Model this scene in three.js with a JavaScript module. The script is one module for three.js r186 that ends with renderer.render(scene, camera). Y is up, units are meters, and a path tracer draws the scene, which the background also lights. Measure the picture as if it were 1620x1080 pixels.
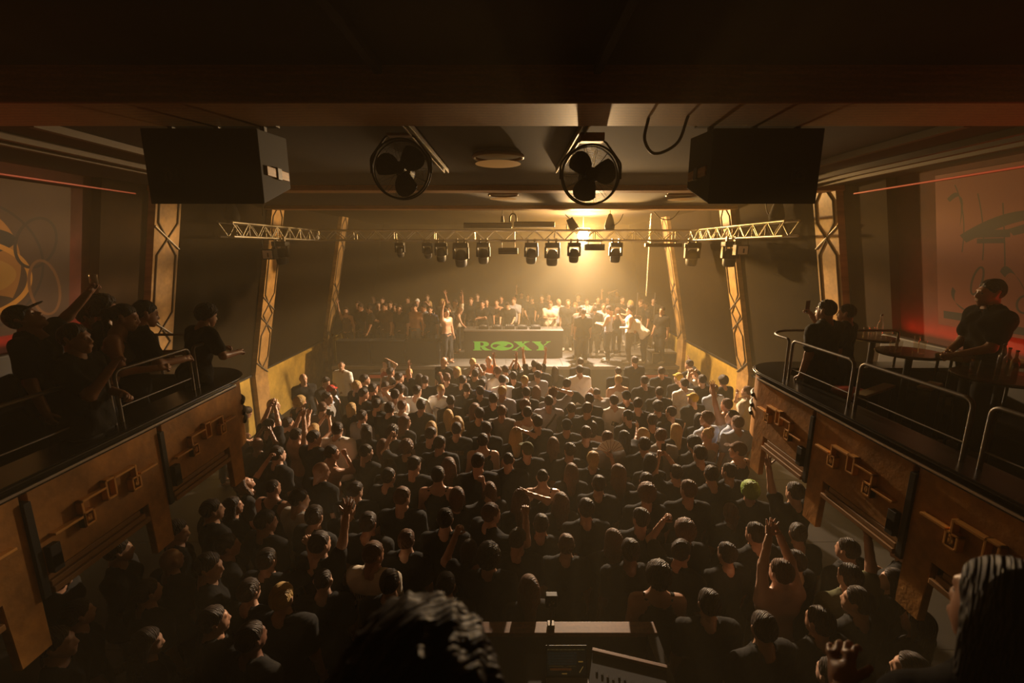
import * as THREE from 'three';
import { mergeGeometries } from 'three/addons/utils/BufferGeometryUtils.js';
import { RoundedBoxGeometry } from 'three/addons/geometries/RoundedBoxGeometry.js';
import { RectAreaLightUniformsLib } from 'three/addons/lights/RectAreaLightUniformsLib.js';
RectAreaLightUniformsLib.init();

// ---------- camera, haze, lights, exposure (world: metres, y up, the stage lies towards -z, the camera stands on the rear balcony) ----------
const V3 = THREE.Vector3, EYE = new V3(0, 4.6, 0), PITCH = THREE.MathUtils.degToRad(11.54), FOCAL = 720;
const scene = new THREE.Scene();
scene.background = new THREE.Color(0, 0, 0);
scene.fog = new THREE.FogExp2(new THREE.Color(0.05, 0.0405, 0.0235), 0.0165);
const camera = new THREE.PerspectiveCamera(2 * THREE.MathUtils.radToDeg(Math.atan(540 / FOCAL)), 1.5, 0.05, 80);
camera.position.copy(EYE);
camera.rotation.x = -PITCH;
camera.focus = 8; camera.userData.fStop = 2.4;
const renderer = new THREE.WebGLRenderer({ antialias: true });
renderer.toneMapping = THREE.LinearToneMapping;
renderer.toneMappingExposure = 0.88;
renderer.shadowMap.enabled = true;

const LAMP = new V3(2.33, 5.02, -15.35);                 // the one burning lamp, hung over the stage behind the truss
function pointLight(name, color, intensity, at, radius = 4) {
  const l = new THREE.PointLight(color, intensity); l.name = name; l.position.copy(at); l.castShadow = true; l.shadow.radius = radius; scene.add(l); return l;
}
function spotLight(name, color, intensity, at, to, angle, penumbra, radius = 4) {
  const l = new THREE.SpotLight(color, intensity, 0, angle, penumbra); l.name = name; l.position.copy(at); l.target.position.copy(to); scene.add(l, l.target);
  l.castShadow = true; l.shadow.radius = radius; return l;
}
const WHITE = new THREE.Color().setRGB(1, 0.89, 0.78), AMBER = new THREE.Color().setRGB(1, 0.49, 0.05), RED = new THREE.Color().setRGB(1, 0.045, 0.015);
pointLight('stage_lamp_glow', AMBER, 120, LAMP.clone().add(new V3(0, -0.02, 0.22)), 6);
spotLight('stage_lamp', AMBER, 480, LAMP.clone().add(new V3(0, -0.02, 0.22)), new V3(-0.3, 3.1, 0), 1.5, 1, 6);
pointLight('stage_lamp_spill', WHITE, 115, LAMP.clone().add(new V3(0, 0.02, 0.22)), 6);
spotLight('stage_lamp_beam', WHITE, 620, LAMP.clone().add(new V3(0, -0.03, 0.24)), new V3(0.5, 0, -9.8), 1.0, 1, 6);
function redStrip(name, w, h, at, towards, intensity) {
  const l = new THREE.RectAreaLight(RED, intensity, w, h); l.name = name; l.position.copy(at); l.lookAt(towards); scene.add(l); return l;
}

// ---------- helpers ----------
let seed = 7;
const rnd = () => { seed = (seed + 0x6d2b79f5) | 0; let t = Math.imul(seed ^ (seed >>> 15), 1 | seed); t = (t + Math.imul(t ^ (t >>> 7), 61 | t)) ^ t; return ((t ^ (t >>> 14)) >>> 0) / 4294967296; };
const rr = (a, b) => a + (b - a) * rnd(), pick = (a) => a[Math.floor(rnd() * a.length)];
const cp = Math.cos(PITCH), sp = Math.sin(PITCH);
// the point that lies T metres along the lens axis under pixel (px, py) of the 1620 x 1080 photograph
const at = (px, py, t) => { const u = (px - 810) / FOCAL, v = (540 - py) / FOCAL; return new V3(u * t, EYE.y + (v * cp - sp) * t, -(cp + v * sp) * t); };
const atY = (px, py, y) => { const v = (540 - py) / FOCAL; return at(px, py, (y - EYE.y) / (v * cp - sp)); };
const counts = {};
const numbered = (n) => { const k = (counts[n] = (counts[n] ?? -1) + 1); return k ? n + '_' + String(k).padStart(3, '0') : n; };
const shade = (o) => { o.castShadow = true; o.receiveShadow = true; return o; };
function tag(o, label, category, group, kind) { if (label) o.userData.label = label; if (category) o.userData.category = category; if (group) o.userData.group = group; if (kind) o.userData.kind = kind; return o; }
function thing(name, label, category, pos = [0, 0, 0], ry = 0, group) { const o = new THREE.Group(); o.name = numbered(name); o.position.set(...pos); o.rotation.y = ry; scene.add(o); return tag(o, label, category, group); }
function struct(name, label) { const o = new THREE.Group(); o.name = name; scene.add(o); return tag(o, label, null, null, 'structure'); }
function part(name, geo, mat, parent, pos) { const m = shade(new THREE.Mesh(Array.isArray(geo) ? merge(geo) : geo, mat)); m.name = name; if (pos) m.position.set(...pos); parent.add(m); return m; }
function merge(list) {
  const out = list.map((g) => { let q = g.index ? g.toNonIndexed() : g.clone(); for (const k of Object.keys(q.attributes)) if (!['position', 'normal', 'uv'].includes(k)) q.deleteAttribute(k); if (!q.attributes.uv) q.setAttribute('uv', new THREE.BufferAttribute(new Float32Array(q.attributes.position.count * 2), 2)); return q; });
  return mergeGeometries(out);
}
// turns the triangles of a mirrored geometry the right way round
function flip(g) { const q = g.index ? g.toNonIndexed() : g; for (const a of Object.values(q.attributes)) for (let i = 0; i + 2 < a.count; i += 3) for (let c = 0; c < a.itemSize; c++) { const k = a.getComponent(i + 1, c); a.setComponent(i + 1, c, a.getComponent(i + 2, c)); a.setComponent(i + 2, c, k); } return q; }
// a box given by its two corners, chamfered, with uv in metres
function box(x0, y0, z0, x1, y1, z1, r = 0.008) {
  const w = Math.abs(x1 - x0), h = Math.abs(y1 - y0), d = Math.abs(z1 - z0), q = Math.min(r, w / 2.2, h / 2.2, d / 2.2);
  const g = q > 0.0005 ? new RoundedBoxGeometry(w, h, d, 1, q) : new THREE.BoxGeometry(w, h, d);
  g.translate((x0 + x1) / 2, (y0 + y1) / 2, (z0 + z1) / 2); return metres(g);
}
function metres(g) { const p = g.attributes.position, n = g.attributes.normal, uv = g.attributes.uv; for (let i = 0; i < p.count; i++) { const ax = Math.abs(n.getX(i)), ay = Math.abs(n.getY(i)), az = Math.abs(n.getZ(i)); if (ax >= ay && ax >= az) uv.setXY(i, p.getZ(i), p.getY(i)); else if (ay >= az) uv.setXY(i, p.getX(i), p.getZ(i)); else uv.setXY(i, p.getX(i), p.getY(i)); } return g; }
const cyl = (x, y, z, r0, r1, h, seg = 20) => new THREE.CylinderGeometry(r1, r0, h, seg).translate(x, y + h / 2, z);
function rod(a, b, r, seg = 8) { const A = Array.isArray(a) ? new V3(...a) : a, B = Array.isArray(b) ? new V3(...b) : b, d = B.clone().sub(A), g = new THREE.CylinderGeometry(r, r, d.length(), seg); g.applyQuaternion(new THREE.Quaternion().setFromUnitVectors(new V3(0, 1, 0), d.clone().normalize())); return g.translate((A.x + B.x) / 2, (A.y + B.y) / 2, (A.z + B.z) / 2); }
// a tube through points, corners rounded with radius q
function pipe(pts, r, q = 0.05, seg = 8) {
  const P = pts.map((p) => (Array.isArray(p) ? new V3(...p) : p)), path = new THREE.CurvePath(); let last = P[0];
  for (let i = 1; i < P.length - 1; i++) { const a = P[i].clone().add(P[i - 1].clone().sub(P[i]).setLength(Math.min(q, P[i].distanceTo(P[i - 1]) / 2))), b = P[i].clone().add(P[i + 1].clone().sub(P[i]).setLength(Math.min(q, P[i].distanceTo(P[i + 1]) / 2))); path.add(new THREE.LineCurve3(last, a)); path.add(new THREE.QuadraticBezierCurve3(a, P[i], b)); last = b; }
  path.add(new THREE.LineCurve3(last, P[P.length - 1]));
  return merge(path.curves.map((c) => new THREE.TubeGeometry(c, c.isLineCurve3 ? 1 : 8, r, seg, false)));
}
const spline = (pts, r, n = 24, seg = 6) => new THREE.TubeGeometry(new THREE.CatmullRomCurve3(pts.map((p) => (Array.isArray(p) ? new V3(...p) : p))), n, r, seg, false);
function prism(points, y0, y1, bevel = 0.004) { // outline in x,z lifted from y0 to y1
  const s = new THREE.Shape(points.map(([x, z]) => new THREE.Vector2(x, -z))); const g = new THREE.ExtrudeGeometry(s, { depth: y1 - y0 - 2 * bevel, bevelEnabled: bevel > 0, bevelSize: bevel, bevelThickness: bevel, bevelSegments: 1, bevelOffset: -bevel });
  return g.rotateX(-Math.PI / 2).translate(0, y0 + bevel, 0);
}
function noiseTexture(size, fn, srgb) { const d = new Uint8Array(size * size * 4); for (let y = 0; y < size; y++) for (let x = 0; x < size; x++) { const c = fn(x / size, y / size), i = (y * size + x) * 4; d[i] = c[0] * 255; d[i + 1] = c[1] * 255; d[i + 2] = c[2] * 255; d[i + 3] = 255; } const t = new THREE.DataTexture(d, size, size); t.wrapS = t.wrapT = THREE.RepeatWrapping; t.magFilter = THREE.LinearFilter; t.minFilter = THREE.LinearMipmapLinearFilter; if (srgb) t.colorSpace = THREE.SRGBColorSpace; t.needsUpdate = true; return t; }
// tileable value noise
const lattice = (() => { const v = new Float32Array(4096); for (let i = 0; i < 4096; i++) v[i] = rnd(); return (ix, iy, n) => v[((((ix % n) + n) % n) * 61 + (((iy % n) + n) % n) * 17 + n * 131) & 4095]; })();
function vnoise(u, v, n) { const x = u * n, y = v * n, ix = Math.floor(x), iy = Math.floor(y), f = (t) => t * t * (3 - 2 * t), fx = f(x - ix), fy = f(y - iy); return (lattice(ix, iy, n) * (1 - fx) + lattice(ix + 1, iy, n) * fx) * (1 - fy) + (lattice(ix, iy + 1, n) * (1 - fx) + lattice(ix + 1, iy + 1, n) * fx) * fy; }
const fbm = (u, v, n = 4) => 0.5 * vnoise(u, v, n) + 0.27 * vnoise(u, v, n * 2) + 0.15 * vnoise(u, v, n * 4) + 0.08 * vnoise(u, v, n * 8);
const plasterMap = noiseTexture(256, (u, v) => { const k = 0.72 + 0.42 * (fbm(u, v, 4) - 0.5) + 0.1 * (fbm(u, v, 32) - 0.5); return [k, k * 0.985, k * 0.96]; }, true);
const woodMap = noiseTexture(256, (u, v) => { const k = 0.7 + 0.35 * (fbm(u, v * 8 % 1, 4) - 0.5) + 0.12 * (vnoise(u * 1, v, 64) - 0.5); return [k, k * 0.95, k * 0.88]; }, true);
const hairBump = noiseTexture(128, (u, v) => { const k = 0.6 * vnoise(u, v, 48) + 0.4 * fbm(u, (v * 0.25) % 1, 16); return [k, k, k]; });
const clothBump = noiseTexture(128, (u, v) => { const k = fbm(u, v, 6); return [k, k, k]; });
const rgb = (r, g, b) => new THREE.Color().setRGB(r, g, b);
const std = (c, rough = 0.8, o = {}) => new THREE.MeshStandardMaterial({ color: Array.isArray(c) ? rgb(...c) : c, roughness: rough, ...o });
const rep = (t, x, y = x) => { const c = t.clone(); c.repeat.set(x, y); c.needsUpdate = true; return c; };
const M = {
  ceiling: std([0.04, 0.024, 0.01], 0.85, { map: rep(plasterMap, 0.4) }), ceilingNear: std([0.03, 0.022, 0.014], 0.95, { map: rep(plasterMap, 0.4) }),
  wall: new THREE.MeshPhysicalMaterial({ color: rgb(0.016, 0.01, 0.0045), roughness: 0.95, specularIntensity: 0.15, map: rep(plasterMap, 0.3) }), wallBrown: new THREE.MeshPhysicalMaterial({ color: rgb(0.05, 0.026, 0.01), roughness: 0.9, specularIntensity: 0.3, map: rep(plasterMap, 0.4) }), wallRed: std([0.16, 0.03, 0.018], 0.85, { map: rep(plasterMap, 0.4) }),
  ochre: std([0.82, 0.56, 0.1], 0.75, { map: rep(plasterMap, 0.5) }), pillar: std([0.72, 0.44, 0.16], 0.6, { map: rep(plasterMap, 0.8) }), pillarDark: std([0.07, 0.045, 0.02], 0.6),
  fascia: std([0.85, 0.4, 0.085], 0.62, { map: rep(plasterMap, 0.9), bumpMap: rep(plasterMap, 2.5), bumpScale: 0.004 }), relief: std([0.8, 0.4, 0.1], 0.45), moulding: std([0.62, 0.34, 0.12], 0.55, { map: rep(woodMap, 1, 2) }),
  black: std([0.012, 0.011, 0.01], 0.55), matte: std([0.012, 0.011, 0.011], 0.9), gloss: std([0.02, 0.018, 0.016], 0.25), grille: std([0.014, 0.013, 0.013], 0.95),
  steel: std([0.55, 0.52, 0.48], 0.32, { metalness: 1 }), alu: std([0.4, 0.38, 0.35], 0.5, { metalness: 1 }), dull: std([0.2, 0.18, 0.16], 0.5, { metalness: 0.8 }),
  floor: std([0.022, 0.018, 0.014], 0.6, { map: rep(woodMap, 0.6) }), stage: std([0.17, 0.155, 0.14], 0.6, { map: rep(plasterMap, 0.6) }), stageFront: std([0.02, 0.018, 0.016], 0.9),
  wood: std([0.34, 0.15, 0.055], 0.5, { map: rep(woodMap, 1) }), table: std([0.14, 0.035, 0.016], 0.25, { map: rep(woodMap, 2) }), leather: std([0.3, 0.22, 0.1], 0.5), leatherDark: std([0.014, 0.01, 0.008], 0.6), redLeather: std([0.4, 0.05, 0.025], 0.45),
  white: std([0.8, 0.78, 0.74], 0.5), paper: std([0.85, 0.82, 0.78], 0.8), cable: std([0.03, 0.027, 0.024], 0.6),
  glass: new THREE.MeshPhysicalMaterial({ color: rgb(0.95, 0.93, 0.9), roughness: 0.04, transmission: 1, thickness: 0, ior: 1.5 }), pane: new THREE.MeshPhysicalMaterial({ color: rgb(0.9, 0.9, 0.88), roughness: 0.03, transmission: 1, thickness: 0, ior: 1.45 }),
};
// ---------- the room ----------
const WX = 6.25, BEND = 1.5, LEAN = 0.21, CX = -0.25;                     // side walls stand WX from the middle line x = CX and lean inwards above BEND
const wallX = (s, y) => CX + s * (WX - Math.max(0, y - BEND) * LEAN);
{
  const floor = struct('floor', 'dark timber dance floor under the crowd');
  for (let i = 0; i < 12; i++) part('floor_strip', box(CX - 6.5, -0.2, 3.5 - i * 2, CX + 6.5, 0, 1.506 - i * 2, 0.003), M.floor, floor);
}
{
  const c = struct('ceiling', 'dark ceiling in stepped bays divided by crosswise beams');
  const bays = [[3.4, -3.15, 5.72, M.ceilingNear], [-3.67, -7.4, 5.56, M.ceiling], [-7.7, -10.8, 5.56, M.ceiling], [-11.1, -20.8, 5.62, M.wall]];
  for (const [z0, z1, y, m] of bays) part('ceiling_bay', box(CX - 6.6, y, z1 - 0.3, CX + 6.6, y + 0.3, z0 + 0.3, 0.002), m, c);
  for (const [z0, z1, y] of [[-3.12, -3.68, 5.5], [-7.38, -7.72, 5.48], [-10.78, -11.12, 5.48]]) part('beam', box(CX - 6.5, y, z1, CX + 6.5, y + 0.25, z0, 0.012), M.moulding, c);
  for (const x of [-0.83, 0.53]) part('ceiling_channel', [box(x - 0.025, 5.66, -3.1, x + 0.025, 5.75, -1.4, 0.004)], M.matte, c);
  for (const x of [-0.8, 0.56]) part('ceiling_channel', [box(x - 0.03, 5.5, -5.85, x - 0.018, 5.58, -3.66, 0.002), box(x + 0.018, 5.5, -5.85, x + 0.03, 5.58, -3.66, 0.002), box(x - 0.03, 5.54, -5.85, x + 0.03, 5.58, -3.66, 0.002)], M.alu, c);
  for (const s of [-1, 1]) part('ceiling_channel', box(s * 3.45 - 0.03 + (s < 0 ? -0.2 : 0), 5.5, -7.3, s * 3.45 + 0.03 + (s < 0 ? -0.2 : 0), 5.57, -3.7, 0.003), M.pillarDark, c);
  for (const [s, x] of [[-1, 4.3], [-1, 4.55], [1, 4.1], [1, 4.35], [1, 4.6]]) part('ceiling_rib', box(s * x - 0.03, 5.5, -7.3, s * x + 0.03, 5.57, -1.5, 0.003), M.pillarDark, c);
}
for (const s of [-1, 1]) {
  const w = struct(s < 0 ? 'wall_left' : 'wall_right', 'side wall leaning inwards above a low painted dado');
  const slab = (x0, x1, y0, y1, z0, z1, t = 0.3) => { const g = new THREE.BufferGeometry(), P = []; const q = [[x0, y0], [x1, y1], [x1 + s * t, y1], [x0 + s * t, y0]]; const v = (k, z) => [q[k][0], q[k][1], z]; for (let k = 0; k < 4; k++) { const a = v(k, z0), b = v((k + 1) % 4, z0), c = v((k + 1) % 4, z1), d = v(k, z1); P.push(...a, ...b, ...c, ...a, ...c, ...d); } for (const z of [z0, z1]) P.push(...v(0, z), ...v(1, z), ...v(2, z), ...v(0, z), ...v(2, z), ...v(3, z)); g.setAttribute('position', new THREE.Float32BufferAttribute(P, 3)); g.computeVertexNormals(); const uv = []; for (let i = 0; i < P.length; i += 3) uv.push(P[i + 2], P[i + 1]); g.setAttribute('uv', new THREE.Float32BufferAttribute(uv, 2)); return g; };
  const low = wallX(s, 0), top = wallX(s, 5.9), mid = wallX(s, BEND);
  // far hall, in front of the balcony: dado and leaning panels between the pillars
  for (const [z0, z1] of [[-7.7, -11.0], [-11.4, -15.4], [-15.8, -20.8]]) {
    part('dado_panel', slab(low, mid, 0, BEND, z0, z1), M.ochre, w);
    part('dado_cap', box(mid - 0.05, BEND - 0.02, z1, mid + 0.05, BEND + 0.03, z0, 0.006), M.black, w);
    part('wall_panel', slab(mid, top, BEND, 5.9, z0, z1), M.wall, w);
  }
  // behind the balcony: brown next to the pillar, then a red recess
  part('wall_panel', slab(low, mid, 0, BEND, 3.6, -7.5), M.wallBrown, w); part('wall_panel', slab(mid, top, BEND, 5.9, -6.62, -7.5), M.wallBrown, w);
  part('wall_panel', slab(mid + s * 0.12, top + s * 0.12, BEND, 5.9, 3.6, -6.62), M.wallRed, w); part('recess_edge', slab(mid - s * 0.01, top - s * 0.01, BEND, 5.9, -6.58, -6.68, 0.2), M.wallBrown, w);
  // pillars with a raised hexagon relief
  for (const z of [-7.7, -11.2, -15.6]) {
    const n = 0.28, x = (y, d) => wallX(s, y) - s * (d - 0.18);
    const pl = new THREE.Group(); pl.name = 'pillar'; w.add(pl);
    part('pillar_foot', slab(x(0, 0.3), x(BEND, 0.3), 0, BEND, z + n, z - n, 0.4), M.pillar, pl);
    part('pillar_shaft', slab(x(BEND, 0.3), x(5.9, 0.3), BEND, 5.9, z + n, z - n, 0.4), M.pillar, pl);
    const hexes = [[BEND + 0.12, 2.75], [2.75, 3.25], [3.25, 4.75], [4.75, 5.6]];
    const face2 = (pts) => pipe(pts.map(([k, y]) => [x(y, 0.3) - s * 0.006, y, z - n + k * 2 * n]), 0.02, 0.004, 4);
    for (const [a, b] of hexes) { const c = Math.min(0.26, (b - a) / 2); part('relief_bar', face2([[0.5, a], [0.12, a + c], [0.12, b - c], [0.5, b], [0.88, b - c], [0.88, a + c], [0.5, a]]), M.pillarDark, pl); part('relief_cross', face2([[0, a - 0.16], [1, a + 0.2]]), M.alu, pl); }
  }
}
part('stage_drape', box(CX - 6.6, 0, -20.9, CX + 6.6, 5.9, -20.6, 0), M.wall, struct('wall_back', 'dark wall at the back of the stage'));
part('rear_panel', box(CX - 6.6, 0, 3.4, CX + 6.6, 5.9, 3.6, 0), M.wall, struct('wall_rear', 'dark wall behind the rear balcony'));

// ---------- stage ----------
{
  const st = struct('stage', 'raised stage with a pale deck and a dark front');
  for (let i = 0; i < 6; i++) part('deck_board', box(-5.6 + i * 1.8, 0.93, -20.6, -5.606 + (i + 1) * 1.8, 1.0, -13.75, 0.004), M.stage, st);
  for (let i = 0; i < 6; i++) part('front_panel', box(-5.6 + i * 1.8, 0.02, -13.86, -5.608 + (i + 1) * 1.8, 0.93, -13.78, 0.004), M.stageFront, st);
  part('deck_edge', box(-5.62, 0.9, -13.78, 5.22, 1.005, -13.74, 0.004), M.dull, st);
}
for (const [x, side] of [[-3.75, 'left'], [4.15, 'right']]) {
  const t = thing('stage_steps', `dark steps up to the stage with red glowing edges at its ${side} end`, 'steps', [x, 0, -13.7]);
  for (let i = 0; i < 4; i++) { const y = 0.22 * (i + 1), z = 1.5 - i * 0.38; part('step', box(-0.62, 0, z - 0.38, 0.62, y, z, 0.006), M.matte, t); part('tread_edge_light', box(-0.58, y - 0.14, z + 0.001, 0.58, y - 0.04, z + 0.012, 0.002), std([0.35, 0.05, 0.02], 0.5, { emissive: rgb(1, 0.12, 0.03), emissiveIntensity: 0.09 }), t); }
}

// ---------- balconies ----------
{ const b = struct('balcony_rear', 'dark rear balcony floor under the camera'); part('deck', box(CX - 6.2, 2.1, -1.15, CX + 6.2, 2.25, 3.4, 0.004), M.matte, b); }
function arcPts(s, X, zEnd, R, n = 10) { const p = []; for (let i = 0; i <= n; i++) { const a = (Math.PI / 2) * (i / n); p.push([s * (X + R - R * Math.cos(a)), zEnd - R * Math.sin(a)]); } return p; }
function balcony(s, X, joints, zEnd) {
  const side = s < 0 ? 'left' : 'right', R = 0.55, outer = Math.abs(CX + s * 5.8);
  const b = struct('balcony_' + side, `${side} balcony with ochre parapet panels and a dark rounded end`);
  const edge = (d) => [[s * (X + d), -0.9], ...arcPts(s, X + d, zEnd, R - d)], outline = (d) => [...edge(d), [s * outer, zEnd - R + d], [s * outer, -0.9]];
  part('deck', prism(outline(0.1), 2.25, 2.42), M.matte, b);
  const strip = (d0, d1) => { const a = [...edge(d0), [s * outer, zEnd - R + d0]], c = [...edge(d1), [s * outer, zEnd - R + d1]].reverse(); return [...a, ...c]; };
  part('ledge', prism(strip(-0.02, 0.3), 3.12, 3.17), M.gloss, b);
  part('inner_face', prism(strip(0.06, 0.1), 2.3, 3.12), M.matte, b);
  const path = (d, y) => [...edge(d).map(([x, z]) => new V3(x, y, z)), new V3(s * outer, y, zEnd - R + d)];
  const nose = path(-0.03, 3.155); part('ledge_nosing', pipe(nose, 0.012, 0.01, 6), M.gloss, b);
  // curved end of the parapet
  const arc = (d0, d1) => { const a = arcPts(s, X + d0, zEnd, R - d0), c = arcPts(s, X + d1, zEnd, R - d1).reverse(); return [...a, [s * outer, zEnd - R + d0], [s * outer, zEnd - R + d1], ...c]; };
  part('end_panel', prism(arc(0.0, 0.05), 2.35, 3.12), M.fascia, b);
  for (const y of [2.62, 2.72, 2.85]) { const q = path(-0.01, y).slice(3, 8); part('end_bracket', pipe(q, 0.03, 0.01, 5), M.black, b); }
  // parapet panels, each standing a little proud of the next one away from the camera
  for (let i = 0; i < joints.length - 1; i++) {
    const z0 = joints[i], z1 = joints[i + 1], L = z0 - z1, proud = 0.035, H0 = 2.36, H1 = 3.1;
    const g = new THREE.Group(); g.name = 'parapet_panel'; g.position.set(s * (X - 0.005), 0, z0); b.add(g);
    // outline in (along, height), with the leg at the far end
    const leg = 0.2, sh = new THREE.Shape([[0.04, H0 + 0.14], [L - leg - 0.02, H0 + 0.14], [L - leg, 2.02], [L - 0.015, 2.02], [L - 0.015, H1], [0.04, H1]].map((p) => new THREE.Vector2(...p)));
    const pg = new THREE.ExtrudeGeometry(sh, { depth: 0.05, bevelEnabled: true, bevelSize: 0.005, bevelThickness: 0.005, bevelSegments: 1 });
    const put = (q) => q.applyMatrix4(new THREE.Matrix4().makeBasis(new V3(0, 0, -1), new V3(0, 1, 0), new V3(-s, 0, 0)));
    const turn = (q) => { put(q); return s < 0 ? q : flip(q); };
    part('panel_face', turn(pg), M.fascia, g);
    const sbox = (a0, h0, a1, h1, d0, d1, r = 0.003) => turn(new RoundedBoxGeometry(a1 - a0, h1 - h0, d1 - d0, 1, r).translate((a0 + a1) / 2, (h0 + h1) / 2, (d0 + d1) / 2));
    part('joint_strip', sbox(-0.012, H0, 0.035, H1 - 0.06, -0.02, 0.075), M.black, g);
    for (let k = 0; k < 3; k++) part('moulding_ridge', sbox(0.05, H0 + k * 0.045, L - leg - 0.05 - 0.03 * k, H0 + (k + 1) * 0.045 - 0.003, -0.03, 0.056 + 0.014 * (2 - k), 0.006), M.moulding, g);
    part('panel_cap', sbox(0, H1, L, H1 + 0.03, -0.02, 0.07), M.gloss, g);
    part('cap_strip', sbox(0, H1 + 0.015, L, H1 + 0.033, 0.066, 0.078, 0.002), M.steel, g);
    // raised meander: bars and square frames
    const d0 = 0.045, d1 = 0.1, t = 0.018, U = (k) => k * L, Y = (k) => H0 + 0.14 + k * 0.6;
    const bar = (a, c, h) => part('ornament_bar', sbox(U(a), Y(h), U(c), Y(h) + t, d0, d1), M.relief, g);
    const post = (a, h, k) => part('ornament_bar', sbox(U(a), Y(h), U(a) + t, Y(k) + t, d0, d1), M.relief, g);
    const frame = (a, c, h, k) => { const w = t * 0.9; part('ornament_frame', [sbox(U(a), Y(h), U(c), Y(h) + w, d0, d1), sbox(U(a), Y(k), U(c), Y(k) + w, d0, d1), sbox(U(a), Y(h), U(a) + w, Y(k) + w, d0, d1), sbox(U(c) - w, Y(h), U(c), Y(k) + w, d0, d1)], M.relief, g); };
    bar(0.1, 0.28, 0.4); post(0.28, 0.28, 0.58); frame(0.28, 0.36, 0.27, 0.43); frame(0.305, 0.335, 0.32, 0.38); bar(0.28, 0.47, 0.58); frame(0.46, 0.54, 0.42, 0.66); bar(0.53, 0.7, 0.64); post(0.7, 0.46, 0.64); frame(0.66, 0.74, 0.33, 0.49); frame(0.685, 0.715, 0.38, 0.44); bar(0.74, 0.9, 0.5);
    for (const h of [0.0, 0.05]) part('door_bolt', sbox(0.06, Y(h), 0.13, Y(h) + 0.19 - h * 2, 0.05, 0.1), M.black, g);
  }
  // rails: framed loops of steel tube standing on the ledge
  return { b, edge, outer, R };
}
const balL = balcony(-1, 3.12, [-0.9, -1.45, -2.58, -3.7, -4.82], -4.86), balR = balcony(1, 2.93, [-0.9, -1.8, -2.97, -4.08, -5.1], -5.14);
function rails(s, X, spans, zEnd, R, side) {
  for (let i = 0; i < spans.length; i++) {
    const [z0, z1] = spans[i], x = s * (X + 0.16), t = thing('balcony_railing', '', 'railing', [x, 3.17, z0], 0, side + ' balcony railing');
    const L = z0 - z1, H = 0.44;
    tag(t, i === spans.length - 1 ? `straight ${side} balcony railing section next to its rounded end` : `steel railing section on ${side} balcony, ${['nearest the camera', 'second from the camera', 'third from the camera', 'fourth from the camera'][i]}`, 'railing');
    part('rail_frame', pipe([[0, 0, 0], [0, H, 0], [0, H, -L], [0, 0, -L]], 0.015, 0.07, 8), M.dull, t);
    part('lower_rail', rod([0, 0.13, 0], [0, 0.13, -L], 0.007, 6), M.dull, t);
  }
  const d = 0.16, zz = spans[spans.length - 1][1] - 0.07, t = thing('balcony_railing', `curved steel railing round the end of the ${side} balcony`, 'railing', [0, 3.17, 0]);
  const a = arcPts(s, X + d, zEnd, R - d).map(([x, z]) => new V3(x, 0.44, z)), first = new V3(s * (X + d), 0.44, zz), lastp = new V3(a[a.length - 1].x + s * 1.3, 0.44, a[a.length - 1].z);
  part('rail_frame', pipe([first.clone().setY(0), first, ...a, lastp, lastp.clone().setY(0)], 0.015, 0.05, 8), M.dull, t);
  const m = a[a.length - 1].clone().add(new V3(s * 0.5, 0, 0)); part('post', rod(m, m.clone().setY(0), 0.016), M.dull, t);
}
rails(-1, 3.12, [[-1.1, -3.55], [-3.62, -4.5]], -4.86, 0.55, 'left');
rails(1, 2.93, [[-1.0, -2.78], [-2.9, -3.9], [-3.98, -4.9]], -5.14, 0.55, 'right');
// ---------- people: a smooth field of tapered bones, meshed by surface nets ----------
// a prim is [ax, ay, az, bx, by, bz, ra, rb, k]; k is how softly it joins what came before
function field(prims, after) {
  const P = new Float32Array(prims.flat()), n = prims.length;
  const f = (x, y, z) => {
    let d = 9;
    for (let i = 0, o = 0; i < n; i++, o += 9) {
      const ax = P[o], ay = P[o + 1], az = P[o + 2], bx = P[o + 3] - ax, by = P[o + 4] - ay, bz = P[o + 5] - az, px = x - ax, py = y - ay, pz = z - az;
      const bb = bx * bx + by * by + bz * bz; let t = bb > 1e-9 ? (px * bx + py * by + pz * bz) / bb : 0; t = t < 0 ? 0 : t > 1 ? 1 : t;
      const qx = px - bx * t, qy = py - by * t, qz = pz - bz * t, c = Math.sqrt(qx * qx + qy * qy + qz * qz) - (P[o + 6] + (P[o + 7] - P[o + 6]) * t), k = P[o + 8];
      const h = k - Math.abs(d - c); d = (d < c ? d : c) - (h > 0 ? (h * h) / (4 * k) : 0);
    }
    return after ? after(d, x, y, z) : d;
  };
  f.lo = [9, 9, 9]; f.hi = [-9, -9, -9];
  for (const q of prims) for (let e = 0; e < 2; e++) for (let c = 0; c < 3; c++) { f.lo[c] = Math.min(f.lo[c], q[e * 3 + c] - q[6 + e] - 0.05); f.hi[c] = Math.max(f.hi[c], q[e * 3 + c] + q[6 + e] + 0.05); }
  return f;
}
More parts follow.
